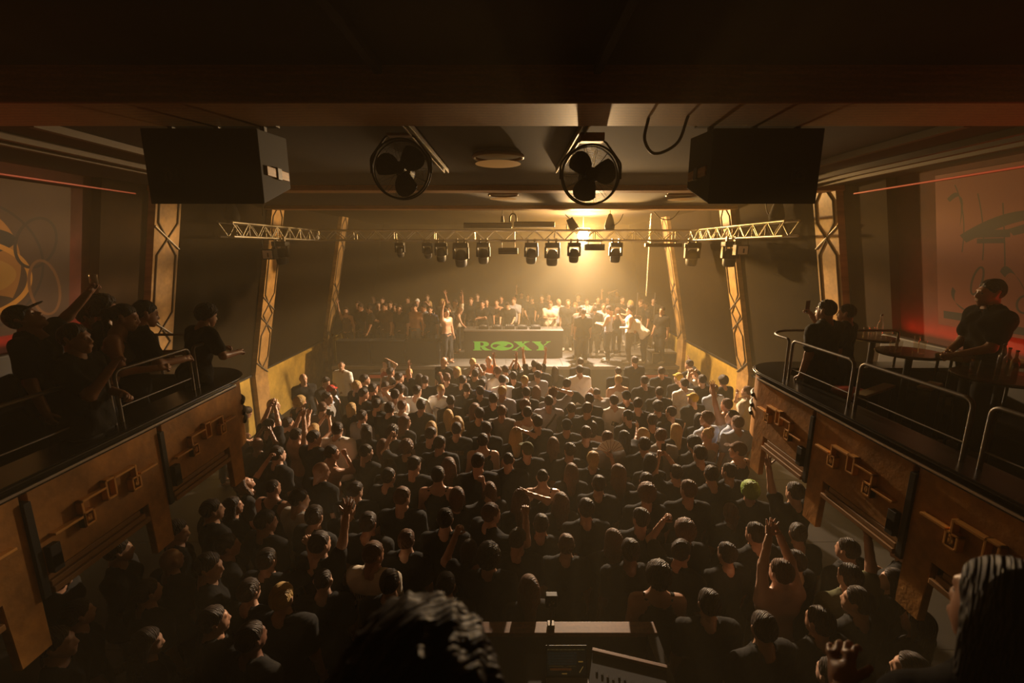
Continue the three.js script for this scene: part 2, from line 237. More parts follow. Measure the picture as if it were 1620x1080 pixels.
function net(f, h, lo = f.lo, hi = f.hi) {
  const n = [0, 1, 2].map((c) => Math.ceil((hi[c] - lo[c]) / h) + 2), [nx, ny, nz] = n, V = new Float32Array(nx * ny * nz), B = 5, reach = (h * B * Math.sqrt(3)) / 2 + h;
  const X = (i) => lo[0] + i * h, Y = (i) => lo[1] + i * h, Z = (i) => lo[2] + i * h;
  for (let k0 = 0; k0 < nz; k0 += B) for (let j0 = 0; j0 < ny; j0 += B) for (let i0 = 0; i0 < nx; i0 += B) {
    const c = f(X(i0 + B / 2), Y(j0 + B / 2), Z(k0 + B / 2)), far = Math.abs(c) > reach * 1.6;
    for (let k = k0; k < Math.min(nz, k0 + B); k++) for (let j = j0; j < Math.min(ny, j0 + B); j++) for (let i = i0; i < Math.min(nx, i0 + B); i++) V[(k * ny + j) * nx + i] = far ? c : f(X(i), Y(j), Z(k));
  }
  const id = new Int32Array(nx * ny * nz).fill(-1), pos = [], idx = [], sx = 1, sy = nx, sz = nx * ny, corner = [0, sx, sy, sx + sy, sz, sx + sz, sy + sz, sx + sy + sz];
  const E = [[0, 1], [2, 3], [4, 5], [6, 7], [0, 2], [1, 3], [4, 6], [5, 7], [0, 4], [1, 5], [2, 6], [3, 7]];
  for (let k = 0; k < nz - 1; k++) for (let j = 0; j < ny - 1; j++) for (let i = 0; i < nx - 1; i++) {
    const o = (k * ny + j) * nx + i; let m = 0; for (let c = 0; c < 8; c++) if (V[o + corner[c]] < 0) m |= 1 << c;
    if (m === 0 || m === 255) continue;
    let x = 0, y = 0, z = 0, q = 0;
    for (const [a, b] of E) { if (((m >> a) & 1) === ((m >> b) & 1)) continue; const va = V[o + corner[a]], vb = V[o + corner[b]], t = va / (va - vb); x += (a & 1) + ((b & 1) - (a & 1)) * t; y += ((a >> 1) & 1) + (((b >> 1) & 1) - ((a >> 1) & 1)) * t; z += (a >> 2) + ((b >> 2) - (a >> 2)) * t; q++; }
    id[o] = pos.length / 3; pos.push(lo[0] + (i + x / q) * h, lo[1] + (j + y / q) * h, lo[2] + (k + z / q) * h);
  }
  const quad = (a, b, c, d, rev) => { if (a < 0 || b < 0 || c < 0 || d < 0) return; if (rev) idx.push(a, c, b, a, d, c); else idx.push(a, b, c, a, c, d); };
  for (let k = 1; k < nz - 1; k++) for (let j = 1; j < ny - 1; j++) for (let i = 1; i < nx - 1; i++) {
    const o = (k * ny + j) * nx + i, s = V[o] < 0;
    if (s !== V[o + sx] < 0) quad(id[o - sy - sz], id[o - sz], id[o], id[o - sy], !s);
    if (s !== V[o + sy] < 0) quad(id[o - sx - sz], id[o - sx], id[o], id[o - sz], !s);
    if (s !== V[o + sz] < 0) quad(id[o - sx - sy], id[o - sy], id[o], id[o - sx], !s);
  }
  const g = new THREE.BufferGeometry(); g.setAttribute('position', new THREE.Float32BufferAttribute(pos, 3)); g.setIndex(idx); g.computeVertexNormals();
  g.setAttribute('uv', new THREE.Float32BufferAttribute(pos.flatMap((v, i) => (i % 3 === 0 ? [pos[i] + pos[i + 2], pos[i + 1]] : [])), 2)); return g;
}
// joints of a two-bone limb that reaches from S to T and bends towards P
function elbow(S, T, P, a, b) { const d = T.clone().sub(S); let L = d.length(); const m = (a + b) * 0.995; if (L > m) { T.copy(S).addScaledVector(d, m / L); d.copy(T).sub(S); L = m; } d.divideScalar(L); const c = (a * a + L * L - b * b) / (2 * a * L), r = Math.sqrt(Math.max(0, 1 - c * c)) * a, q = P.clone().sub(S); q.addScaledVector(d, -q.dot(d)); if (q.lengthSq() < 1e-6) q.set(0, 0, 1); q.normalize(); return S.clone().addScaledVector(d, c * a).addScaledVector(q, r); }
// poses: where the right and left hand go, where the elbows point, lean forwards and sideways, head turn / nod, hand shapes (o open, f fist, g grip, r relaxed); bodies face -z
const POSES = {
  stand: { R: [0.25, 0.84, -0.06], L: [-0.26, 0.85, -0.03], h: 'rr', say: 'arms down' },
  stand2: { R: [0.22, 0.86, -0.14], L: [-0.27, 0.84, 0.02], turn: 0.35, h: 'rr', say: 'head turned left' },
  stand3: { R: [0.27, 0.85, 0], L: [-0.2, 0.9, -0.16], turn: -0.4, nod: 0.15, h: 'rr', say: 'head turned right' },
  drink: { R: [0.12, 1.24, -0.3], L: [-0.26, 0.85, -0.04], h: 'gr', say: 'hand at chest' },
  phone: { R: [0.07, 1.2, -0.32], L: [-0.07, 1.2, -0.32], nod: 0.35, h: 'gg', say: 'head bowed' },
  armup: { R: [0.24, 2.02, -0.16], rp: [0.6, 1.5, 0.1], L: [-0.25, 0.86, -0.05], h: 'or', say: 'right arm raised' },
  armupl: { L: [-0.26, 2.02, -0.14], lp: [-0.6, 1.5, 0.1], R: [0.25, 0.86, -0.05], h: 'ro', say: 'left arm raised' },
  both: { R: [0.3, 1.98, -0.12], rp: [0.7, 1.5, 0], L: [-0.3, 1.98, -0.12], lp: [-0.7, 1.5, 0], h: 'oo', say: 'both arms raised' },
  clap: { R: [0.04, 1.98, -0.14], rp: [0.8, 1.6, 0], L: [-0.04, 2.0, -0.14], lp: [-0.8, 1.6, 0], h: 'oo', say: 'clapping overhead' },
  film: { R: [0.07, 1.72, -0.38], rp: [0.5, 1.1, -0.2], L: [-0.07, 1.72, -0.38], lp: [-0.5, 1.1, -0.2], h: 'gg', say: 'hands at face' },
  fist: { R: [0.34, 1.72, -0.2], rp: [0.5, 1.0, 0.1], L: [-0.24, 0.88, -0.08], h: 'fr', say: 'right fist raised' },
  fistl: { L: [-0.34, 1.72, -0.2], lp: [-0.5, 1.0, 0.1], R: [0.24, 0.88, -0.08], h: 'rf', say: 'left fist raised' },
  head: { R: [0.11, 1.74, 0.03], rp: [0.9, 1.6, 0.1], L: [-0.25, 0.85, -0.04], h: 'or', say: 'hand on head' },
  dance: { R: [0.32, 1.36, -0.28], rp: [0.6, 1.0, 0.2], L: [-0.3, 1.28, -0.3], lp: [-0.6, 1.0, 0.2], side: 0.06, turn: 0.2, h: 'of', say: 'arms bent' },
  fold: { R: [-0.1, 1.2, -0.2], rp: [0.5, 1, 0], L: [0.1, 1.17, -0.24], lp: [-0.5, 1, 0], h: 'gg', say: 'arms folded' },
  mouth: { R: [0.04, 1.56, -0.2], rp: [0.4, 1.0, -0.2], L: [-0.24, 0.86, -0.05], h: 'gr', say: 'hand at mouth' },
  point: { R: [0.5, 1.62, -0.45], rp: [0.5, 1.0, -0.1], L: [-0.24, 0.88, -0.08], h: 'or', lean: 0.1, say: 'pointing ahead' },
  hug: { R: [0.5, 1.42, -0.12], rp: [0.4, 1.1, 0.1], L: [-0.24, 0.86, -0.06], h: 'rr', turn: -0.3, say: 'one arm out' },
  table: { R: [0.22, 0.98, -0.42], rp: [0.6, 1.2, 0.2], L: [-0.22, 0.98, -0.42], lp: [-0.6, 1.2, 0.2], lean: 0.32, nod: 0.3, h: 'oo', say: 'leaning over' },
  rail: { R: [0.2, 1.14, -0.42], rp: [0.6, 1.0, 0.3], L: [-0.22, 1.14, -0.44], lp: [-0.6, 1.0, 0.3], lean: 0.3, h: 'gg', say: 'leaning forward' },
  bend: { R: [0.15, 0.86, -0.5], L: [-0.18, 0.9, -0.45], lean: 0.85, nod: 0.2, h: 'rr', say: 'bending forward' },
  back: { R: [0.26, 0.86, 0.0], L: [-0.26, 1.9, -0.36], lp: [-0.6, 1.4, -0.2], lean: -0.14, nod: -0.5, h: 'rg', say: 'head thrown back' },
  smoke: { R: [0.16, 1.42, -0.3], rp: [0.4, 0.9, -0.1], L: [-0.1, 1.12, -0.22], lp: [-0.4, 0.9, 0.1], h: 'gg', say: 'hand at chin' },
  perch: { R: [0.02, 1.06, -0.27], rp: [0.5, 1.0, 0.2], L: [-0.1, 1.04, -0.29], lp: [-0.5, 1.0, 0.2], lean: 0.06, h: 'gf', say: 'hands together' },
  reach: { L: [-0.2, 1.29, -0.16], lp: [-0.5, 0.9, 0.1], R: [0.25, 0.85, -0.05], h: 'rr', say: 'left hand lifted' },
  one: { R: [0.3, 1.52, -0.34], rp: [0.5, 1.0, 0], L: [-0.24, 0.86, -0.05], h: 'gr', say: 'phone held up' },
};
for (const k of ['drink', 'dance', 'head', 'fist']) { const p = POSES[k]; const m = (v) => v && [-v[0], v[1], v[2]]; POSES[k + 'M'] = { ...p, R: m(p.L), L: m(p.R), rp: m(p.lp), lp: m(p.rp), turn: -(p.turn ?? 0), side: -(p.side ?? 0), h: p.h[1] + p.h[0], say: p.say.replace('right', 'left') }; }
const BUILDS = { m: { sh: 0.185, hip: 0.09, r: 1, bust: 0 }, f: { sh: 0.16, hip: 0.098, r: 0.88, bust: 0.03 }, h: { sh: 0.198, hip: 0.098, r: 1.08, bust: 0 } };
const rigs = {};
function rig(pose, build) {
  const key = pose + build; if (rigs[key]) return rigs[key];
  const p = POSES[pose], b = BUILDS[build], le = p.lean ?? 0, si = p.side ?? 0, pivot = new V3(0, 0.95, 0), q = new THREE.Quaternion().setFromEuler(new THREE.Euler(-le, 0, -si));
  const up = (x, y, z) => new V3(x, y, z).sub(pivot).applyQuaternion(q).add(pivot), J = { b, p, q, up };
  J.neck = up(0, 1.46, 0.015); J.headAt = up(0, 1.64, -0.012); J.headQ = q.clone().slerp(new THREE.Quaternion(), le > 0.5 ? 0.4 : 0.2).multiply(new THREE.Quaternion().setFromEuler(new THREE.Euler(-(p.nod ?? 0), p.turn ?? 0, 0, 'YXZ')));
  J.S = [up(b.sh, 1.425, 0.015), up(-b.sh, 1.425, 0.015)];
  J.W = [new V3(...p.R), new V3(...p.L)];
  J.El = [elbow(J.S[0], J.W[0], new V3(...(p.rp ?? [0.5, 1.0, 0.35])), 0.29, 0.255), elbow(J.S[1], J.W[1], new V3(...(p.lp ?? [-0.5, 1.0, 0.35])), 0.29, 0.255)];
  const w = si * 0.5;
  J.H = [new V3(b.hip - w, 0.92, 0), new V3(-b.hip - w, 0.92, 0)];
  J.K = p.sit ? [new V3(0.14, 0.72, -0.42), new V3(-0.14, 0.74, -0.4)] : [new V3(0.105, 0.5, -0.025), new V3(-0.1, 0.5, -0.01)];
  J.A = p.sit ? [new V3(0.15, 0.3, -0.4), new V3(-0.13, 0.32, -0.36)] : [new V3(0.12, 0.09, 0.02), new V3(-0.11, 0.09, 0.035)];
  J.T = J.A.map((a, i) => new V3(a.x + (i ? -0.02 : 0.02), a.y - 0.055, a.z - 0.17));
  return (rigs[key] = J);
}
const cap = (a, b, ra, rb, k = 0.03) => [a.x, a.y, a.z, b.x, b.y, b.z, ra, rb, k];
function torso(J, o = 0) { const { up, b } = J, r = b.r, P = [cap(up(-0.5 * b.sh, 1.33, 0), up(0.5 * b.sh, 1.33, 0), 0.112 * r + o, 0.112 * r + o, 0.02), cap(up(-0.055, 1.12, 0.005), up(0.055, 1.12, 0.005), 0.098 * r + o, 0.098 * r + o, 0.12), cap(new V3(-0.07, 0.95, 0.012), new V3(0.07, 0.95, 0.012), 0.115 * r + o, 0.115 * r + o, 0.1)]; if (b.bust) P.push(cap(up(-0.06, 1.29, -0.085), up(0.06, 1.29, -0.085), 0.058 + o, 0.058 + o, 0.04)); for (let i = 0; i < 2; i++) P.push(cap(up(0, 1.48, 0.02), J.S[i], 0.052 * r + o, 0.056 * r + o, 0.06)); return P; }
function arms(J, o = 0, to = 1, flare = 0) { const r = J.b.r * 0.5 + 0.5, P = []; for (let i = 0; i < 2; i++) { const S = J.S[i], E = J.El[i], W = J.W[i]; if (to <= 1) { const e = S.clone().lerp(E, to); P.push(cap(S, e, 0.06 * r + o, (0.06 - 0.018 * to) * r + o + flare, 0.05)); } else P.push(cap(S, E, 0.06 * r + o, 0.043 * r + o, 0.05), cap(E, E.clone().lerp(W, to - 1), 0.043 * r + o, 0.034 * r + o + flare, 0.03)); } return P; }
function legs(J, o = 0, foot = true) { const r = J.b.r, P = []; for (let i = 0; i < 2; i++) { const A = J.A[i], T = J.T[i]; P.push(cap(J.H[i], J.K[i], 0.092 * r + o, 0.06 * r + o, 0.05), cap(J.K[i], A, 0.058 * r + o, 0.042 + o, 0.03)); if (foot) P.push(cap(A.clone().setY(A.y - 0.035), T, 0.045 + o * 0.6, 0.034 + o * 0.6, 0.03)); } return P; }
// a hand of palm, four bent fingers of different length, and a thumb from the side of the palm; wrist at 0, fingers along -z, back of the hand up, thumb at +x (right hand: -x side mirrored)
const handGeos = {};
function handBones(shape, m) {
  const curl = { o: 0.12, r: 0.45, g: 0.95, f: 1.35 }[shape], P = [cap(new V3(m * 0.012, 0, -0.02), new V3(m * 0.02, 0, -0.085), 0.018, 0.014, 0.02), cap(new V3(-m * 0.012, 0, -0.02), new V3(-m * 0.022, 0, -0.08), 0.018, 0.013, 0.02), cap(new V3(0, 0, 0.03), new V3(0, 0, -0.03), 0.028, 0.024, 0.02)];
  const spread = shape === 'o' ? 0.22 : 0.07, len = [0.068, 0.078, 0.072, 0.055];
  for (let f = 0; f < 4; f++) { const k = f - 1.5; let pt = new V3(-m * k * 0.019, 0.002, -0.088 + Math.abs(k) * 0.004), yaw = m * k * spread, a = 0.1; for (let s = 0; s < 3; s++) { a += curl * (s ? 0.95 : 0.75); const L = len[f] * [0.46, 0.3, 0.24][s], d = new V3(-Math.sin(yaw) * Math.cos(a), -Math.sin(a), -Math.cos(yaw) * Math.cos(a)), e = pt.clone().addScaledVector(d, L); P.push(cap(pt, e, 0.0092 - s * 0.0008, 0.0086 - s * 0.0009, 0.003)); pt = e; } }
  let pt = new V3(m * 0.026, -0.006, -0.03), d = new V3(m * (shape === 'o' ? 0.8 : 0.45), -0.25 - 0.3 * curl, -0.62).normalize(); for (let s = 0; s < 2; s++) { const e = pt.clone().addScaledVector(d, s ? 0.028 : 0.036); P.push(cap(pt, e, 0.0115 - s * 0.001, 0.0105 - s * 0.0015, 0.004)); pt = e; d = d.clone().add(new V3(-m * 0.35 * curl, -0.2 * curl, -0.1)).normalize(); }
  return P;
}
function hand(shape, m, lod) {
  const key = shape + m + lod; if (handGeos[key]) return handGeos[key];
  const P = handBones(shape, m);
  if (lod === 0) return (handGeos[key] = net(field(P), 0.0045));
  const seg = lod === 1 ? 5 : 4; // tapered rods with rounded ends
  return (handGeos[key] = merge(P.map((q, i) => { const A = new V3(q[0], q[1], q[2]), B = new V3(q[3], q[4], q[5]), d = B.clone().sub(A), g = new THREE.CapsuleGeometry(Math.max(q[6], q[7]), d.length(), 1, seg, 1); if (i < 2) g.scale(1.25, 1, 1); g.applyQuaternion(new THREE.Quaternion().setFromUnitVectors(new V3(0, 1, 0), d.clone().normalize())); return g.translate((A.x + B.x) / 2, (A.y + B.y) / 2, (A.z + B.z) / 2); })));
}
function placedHand(J, i, lod) { const dir = J.W[i].clone().sub(J.El[i]).normalize(), z = dir.clone().negate(), s = i ? -1 : 1; let y = new V3(s * 0.6, 0.3, 0.45); y.addScaledVector(z, -y.dot(z)).normalize(); const x = y.clone().cross(z); const mt = new THREE.Matrix4().makeBasis(x, y, z).setPosition(J.W[i]); return hand(J.p.h[i], i ? 1 : -1, lod).clone().applyMatrix4(mt); }
const LOD = [{ b: 0.019, t: 0.02, l: 0.026, h: 0.0085, a: 0.011 }, { b: 0.027, t: 0.029, l: 0.04, h: 0.0125, a: 0.015 }, { b: 0.033, t: 0.038, l: 0.05, h: 0.019, a: 0.024 }];
const EL = (x, y, z, rx, ry, rz) => (px, py, pz) => { const a = (px - x) / rx, b = (py - y) / ry, c = (pz - z) / rz, k = Math.sqrt(a * a + b * b + c * c), m = Math.sqrt((a / rx) ** 2 + (b / ry) ** 2 + (c / rz) ** 2); return m < 1e-6 ? -Math.min(rx, ry, rz) : (k * (k - 1)) / m; };
const smin = (a, b, k) => { const h = Math.max(k - Math.abs(a - b), 0); return Math.min(a, b) - (h * h) / (4 * k); }, smax = (a, b, k) => -smin(-a, -b, k);
const headGeos = {};
function headGeo(lod) {
  if (headGeos[lod]) return headGeos[lod];
  const skull = EL(0, 0.03, 0.012, 0.076, 0.096, 0.095), jaw = EL(0, -0.045, -0.03, 0.058, 0.072, 0.064);
  const more = field([[0, 0.014, -0.086, 0, -0.022, -0.106, 0.009, 0.0125, 0.024], [-0.011, -0.028, -0.1, 0.011, -0.028, -0.1, 0.01, 0.01, 0.01], [-0.032, 0.03, -0.078, 0.032, 0.03, -0.078, 0.012, 0.012, 0.02], [-0.02, -0.06, -0.09, 0.02, -0.06, -0.09, 0.009, 0.009, 0.012], [0, -0.1, -0.07, 0, -0.1, -0.07, 0.022, 0.022, 0.03], [0.07, -0.02, 0.006, 0.08, 0.022, 0.02, 0.012, 0.016, 0.008], [-0.07, -0.02, 0.006, -0.08, 0.022, 0.02, 0.012, 0.016, 0.008], [0, -0.05, 0.035, 0, -0.2, 0.035, 0.05, 0.054, 0.04]]);
  const f = (x, y, z) => { let d = smin(smin(skull(x, y, z), jaw(x, y, z), 0.04), more(x, y, z), 0.022); for (const s of [-1, 1]) d = smax(d, 0.013 - Math.hypot(x - s * 0.031, y - 0.008, z + 0.1), 0.014); return d; };
  return (headGeos[lod] = net(f, LOD[lod].h, [-0.11, -0.2, -0.14], [0.11, 0.14, 0.12]));
}
const hairGeos = {};
function hairGeo(type, lod) {
  const key = type + lod; if (hairGeos[key]) return hairGeos[key];
  const fat = { b: -0.006, s: 0.006, c: 0.028, k: 0.006, l: 0.008, w: 0.016, o: 0.012, p: 0.002, u: 0.002, q: 0.012 }[type];
  const cap0 = EL(0, 0.036, 0.016, 0.083 + fat, 0.1 + fat, 0.1 + fat);
  const tail = { l: [[0, 0.02, 0.05, 0, -0.27, 0.085, 0.088, 0.06, 0.05], [-0.065, 0.0, 0.02, -0.085, -0.2, 0.04, 0.04, 0.03, 0.03], [0.065, 0, 0.02, 0.085, -0.2, 0.04, 0.04, 0.03, 0.03]], w: [[0, 0.02, 0.05, 0, -0.3, 0.08, 0.095, 0.075, 0.05], [-0.07, 0, 0.02, -0.1, -0.23, 0.03, 0.045, 0.04, 0.03], [0.07, 0, 0.02, 0.1, -0.23, 0.03, 0.045, 0.04, 0.03]], o: [[0, 0.02, 0.04, 0, -0.1, 0.055, 0.09, 0.075, 0.05], [-0.065, 0, 0.01, -0.075, -0.1, 0.0, 0.04, 0.034, 0.03], [0.065, 0, 0.01, 0.075, -0.1, 0.0, 0.04, 0.034, 0.03]], p: [[0, 0.06, 0.1, 0, 0.03, 0.15, 0.025, 0.03, 0.02], [0, 0.03, 0.15, 0, -0.2, 0.12, 0.034, 0.016, 0.02]], u: [[0, 0.135, 0.07, 0, 0.14, 0.075, 0.046, 0.046, 0.02]], q: [[0, -0.05, 0.07, 0, -0.08, 0.07, 0.06, 0.04, 0.04]] }[type];
  const tf = tail && field(tail), amp = { c: 0.011, w: 0.005, l: 0.0016, s: 0.0055, q: 0.006 }[type] ?? 0.002, fr = { c: 95, w: 38, l: 30 }[type] ?? 70;
  const f = (x, y, z) => {
    let d = cap0(x, y, z); const face = -((y - (type === 'k' ? 0.045 : 0.062)) + (z + 0.075) * (type === 'b' || type === 's' ? 0.95 : 0.85)) * 0.74; d = smax(d, face + 0.006 * Math.sin(x * 130 + y * 40) * (type === 'k' ? 0 : 1), type === 'k' ? 0.012 : 0.03);
    if (tf) { let t = tf(x, y, z); t = smax(t, -(z + (y < -0.08 ? 0.03 : 0.02)), 0.01); d = smin(d, t, 0.03); }
    d += amp * (Math.sin(x * fr + z * fr * 0.6) * Math.sin(z * fr * 0.8 + y * (type === 'c' ? fr : 8)) * 0.7 + Math.sin(x * fr * 2.1 + y * 11) * 0.3);
    if (type === 'k') { const br = Math.max(Math.abs(y - 0.058 + (z + 0.1) * -0.12) - 0.007, Math.hypot(x / 0.078, (z + 0.09) / 0.1) * 0.078 - 0.078); d = smin(d, br, 0.012); }
    return d;
  };
  const low = tail && 'lwopq'.includes(type) ? -0.42 : -0.13;
  return (hairGeos[key] = net(f, LOD[lod].a, [-0.16, low, -0.22], [0.16, 0.22, 0.2]));
}
const wrinkle = (x, y, z) => 0.006 * Math.sin(21 * y + 9 * x + 4 * Math.sin(7 * x + 5 * z)) + 0.004 * Math.sin(37 * x - 24 * y + 17 * z);
const bodyGeos = {}, topGeos = {}, legGeos = {}, topFields = {};
function bodyGeo(pose, build, lod) {
  const key = pose + build + lod; if (bodyGeos[key]) return bodyGeos[key];
  const J = rig(pose, build), P = [...torso(J), cap(J.neck, J.headAt, 0.056, 0.06, 0.05), ...arms(J, 0, 2), ...legs(J)];
  const body = net(field(P), LOD[lod].b), head = headGeo(lod).clone().applyMatrix4(new THREE.Matrix4().compose(J.headAt, J.headQ, new V3(1, 1, 1)));
  return (bodyGeos[key] = merge([body, head, placedHand(J, 0, lod), placedHand(J, 1, lod)]));
}
function topGeo(pose, build, lod, kind) {
  const key = pose + build + lod + kind; if (topGeos[key]) return topGeos[key];
  const J = rig(pose, build), tank = kind === 'k' || kind === 'c', o = tank ? 0.008 : kind === 'j' ? 0.028 : 0.018, P = [...torso(J, o), ...(tank ? [] : arms(J, o, kind === 'j' ? 1.93 : 0.62, kind === 'j' ? 0.004 : 0.016))];
  if (!tank) P.push(cap(new V3(-0.085, 0.9, 0.01), new V3(0.085, 0.9, 0.01), 0.125 * J.b.r + o, 0.125 * J.b.r + o, 0.08));
  const hem = kind === 'c' ? 1.14 : kind === 'k' ? 0.92 : 0.84, nk = J.neck, rn = tank ? 0.105 : kind === 'j' ? 0.068 : 0.078, sh = J.S, qi = J.q.clone().invert(), v = new V3(), sag = kind === 'j' ? 1.6 : tank ? 0.5 : 1.15;
  const f = field(P, (d, x, y, z) => { d += sag * wrinkle(x, y, z); v.set(x, y - 0.95, z).applyQuaternion(qi); d = smax(d, hem - 0.95 - v.y, 0.01); d = smax(d, rn - Math.hypot(x - nk.x, (y - nk.y - 0.04) * 1.05, z - nk.z), 0.01); if (tank) for (const s of sh) d = smax(d, 0.088 - Math.hypot(x - s.x * 1.03, y - s.y + 0.01, (z - s.z) * 0.75), 0.012); return d; });
  topFields[pose + build + kind] = f;
  return (topGeos[key] = net(f, LOD[lod].t));
}
function legGeo(pose, build, lod, kind) {
  const key = pose + build + lod + kind; if (legGeos[key]) return legGeos[key];
  const J = rig(pose, build), short = kind === 's', P = [cap(new V3(-0.07, 0.95, 0.012), new V3(0.07, 0.95, 0.012), 0.115 * J.b.r + 0.012, 0.115 * J.b.r + 0.012, 0.05), ...legs(J, 0.016, false)];
  const f = field(P, (d, x, y, z) => smax(smax(d + 0.8 * wrinkle(x, y, z), (J.p.sit ? 0.34 : short ? 0.5 : 0.07) - y, 0.01), y - 1.02, 0.01));
  return (legGeos[key] = net(f, LOD[lod].l));
}
const shoeGeos = {};
function shoeGeo(pose, i) { const J = rig(pose, 'm'), A = J.A[i], T = J.T[i], key = pose + i; return (shoeGeos[key] ??= net(field([cap(A.clone().setY(A.y + 0.02), A.clone().setY(A.y - 0.03), 0.054, 0.056, 0.02), cap(A.clone().setY(A.y - 0.038), T, 0.052, 0.043, 0.03)], (d, x, y) => smax(d, A.y - 0.09 - y, 0.01)), 0.03)); }
const SKIN = [[0.5, 0.29, 0.19], [0.43, 0.23, 0.145], [0.34, 0.17, 0.1], [0.55, 0.34, 0.24], [0.16, 0.075, 0.045]].map((c) => std(c, 0.42));
const HAIRC = { d: [[0.036, 0.02, 0.011], 'dark brown'], B: [[0.016, 0.012, 0.01], 'black'], y: [[0.5, 0.33, 0.13], 'blond'], r: [[0.13, 0.06, 0.028], 'brown'], a: [[0.26, 0.08, 0.025], 'auburn'], G: [[0.22, 0.34, 0.03], 'green'], g: [[0.3, 0.28, 0.26], 'grey'], R: [[0.5, 0.04, 0.02], 'red'], Y: [[0.6, 0.4, 0.03], 'yellow'], w: [[0.7, 0.68, 0.64], 'white'] };
for (const k in HAIRC) HAIRC[k].mat = new THREE.MeshPhysicalMaterial({ color: rgb(...HAIRC[k][0]), roughness: 0.6, specularIntensity: 0.6, bumpMap: rep(hairBump, 5, 1.2), bumpScale: 0.02 });
const HAIRT = { b: 'cropped', s: 'short', c: 'curly', k: 'cap', l: 'long', w: 'long wavy', o: 'bobbed', p: 'ponytailed', u: 'bunned', q: 'shoulder-nape' };
const CLOTH = { k: [[0.016, 0.015, 0.014], 'black'], w: [[0.78, 0.76, 0.72], 'white'], g: [[0.2, 0.19, 0.18], 'grey'], r: [[0.42, 0.05, 0.03], 'red'], b: [[0.04, 0.05, 0.09], 'navy'], e: [[0.42, 0.48, 0.6], 'pale blue'], c: [[0.6, 0.53, 0.42], 'cream'], o: [[0.7, 0.17, 0.04], 'orange'], v: [[0.1, 0.1, 0.05], 'olive'], n: [[0.1, 0.06, 0.04], 'brown'], p: [[0.3, 0.3, 0.34], 'pale grey'] };
for (const k in CLOTH) CLOTH[k].mat = new THREE.MeshPhysicalMaterial({ color: rgb(...CLOTH[k][0]), roughness: 0.9, specularIntensity: 0.3, bumpMap: rep(clothBump, 3), bumpScale: 0.006 });
const TOPT = { t: 't-shirt', k: 'tank top', j: 'long-sleeved top', x: 'no shirt', c: 'crop top' };
const TROUS = [std([0.018, 0.017, 0.017], 0.85), std([0.05, 0.06, 0.09], 0.85), std([0.09, 0.075, 0.055], 0.85), std([0.25, 0.26, 0.3], 0.85)];
const SHOE = std([0.35, 0.33, 0.3], 0.6), EYEM = std([0.02, 0.015, 0.012], 0.15);
const EYEG = new THREE.SphereGeometry(0.009, 10, 8);
// builds one person; desc = { pose, yaw, hair:'sd', top:'tk', build, skin, lod, h (height factor), shoes }
function person(pos, d, label, group) {
  const build = d.build ?? ('lwopu'.includes(d.hair[0]) || d.top[0] === 'c' ? 'f' : 'm'), lod = d.lod, J = rig(d.pose, build), k = d.h ?? 1;
  const t = thing('person', label, 'person', [pos.x, pos.y, pos.z], THREE.MathUtils.degToRad(d.yaw ?? 0), group); t.scale.setScalar(k);
  const skin = SKIN[d.skin ?? 0];
  part('body', bodyGeo(d.pose, build, lod), skin, t);
  if (d.hair[0] !== 'n') { const hm = part(d.hair[0] === 'k' ? 'cap' : 'hair', hairGeo(d.hair[0], lod), d.hair[0] === 'k' ? CLOTH[d.hair[1]]?.mat ?? HAIRC[d.hair[1]].mat : HAIRC[d.hair[1]].mat, t); hm.position.copy(J.headAt); hm.quaternion.copy(J.headQ); if (d.hair[2] === 'b') hm.rotateY(Math.PI); }
  if (d.top[0] !== 'x') part({ t: 'shirt', k: 'tank_top', j: 'long_sleeved_top', c: 'crop_top' }[d.top[0]], topGeo(d.pose, build, lod, d.top[0]), CLOTH[d.top[1]].mat, t);
  part(d.shorts ? 'shorts' : 'trousers', legGeo(d.pose, build, lod, d.shorts ? 's' : 'l'), TROUS[d.tr ?? 0], t);
  if (d.shoes) for (const i of [0, 1]) part('shoe', shoeGeo(d.pose, i), SHOE, t);
  if (lod === 0) for (const s of [-1, 1]) { const e = part('eye', EYEG, EYEM, t); e.position.copy(new V3(s * 0.031, 0.007, -0.0765).applyQuaternion(J.headQ).add(J.headAt)); }
  return t;
}
// what lies on the back of a shirt: prints, straps, a pack; all follow the cloth
function backZ(f, x, y) { let z = 0.4; while (z > 0 && f(x, y, z) > 0.001) z -= 0.003; return z; }
const inkText = (draw) => { const c = document.createElement('canvas'); c.width = c.height = 256; const g = c.getContext('2d'); g.clearRect(0, 0, 256, 256); draw(g); const t = new THREE.CanvasTexture(c); t.colorSpace = THREE.SRGBColorSpace; return new THREE.MeshStandardMaterial({ map: t, alphaTest: 0.5, transparent: true, roughness: 0.8 }); };
const strokes = (g, col, y, h) => { g.fillStyle = col; let x = 12; let k = 5; while (x < 236) { k = (k * 37 + 11) % 23; const w = 7 + (k % 3) * 3; g.fillRect(x, y, w, h); if (k % 2) g.fillRect(x, y + (k % 4) * h * 0.22, 18, h * 0.16); x += w + 9; } };
const INK = { seven: inkText((g) => { g.fillStyle = '#3a3238'; g.font = 'bold 210px sans-serif'; g.textAlign = 'center'; g.fillText('7', 128, 205); }), word: inkText((g) => strokes(g, '#8a7448', 60, 90)), wordDark: inkText((g) => { strokes(g, '#2c2013', 70, 60); }), print: inkText((g) => { g.fillStyle = '#33271b'; g.beginPath(); g.moveTo(60, 40); g.lineTo(210, 90); g.lineTo(150, 130); g.lineTo(200, 220); g.lineTo(90, 200); g.lineTo(110, 140); g.lineTo(40, 120); g.fill(); }) };
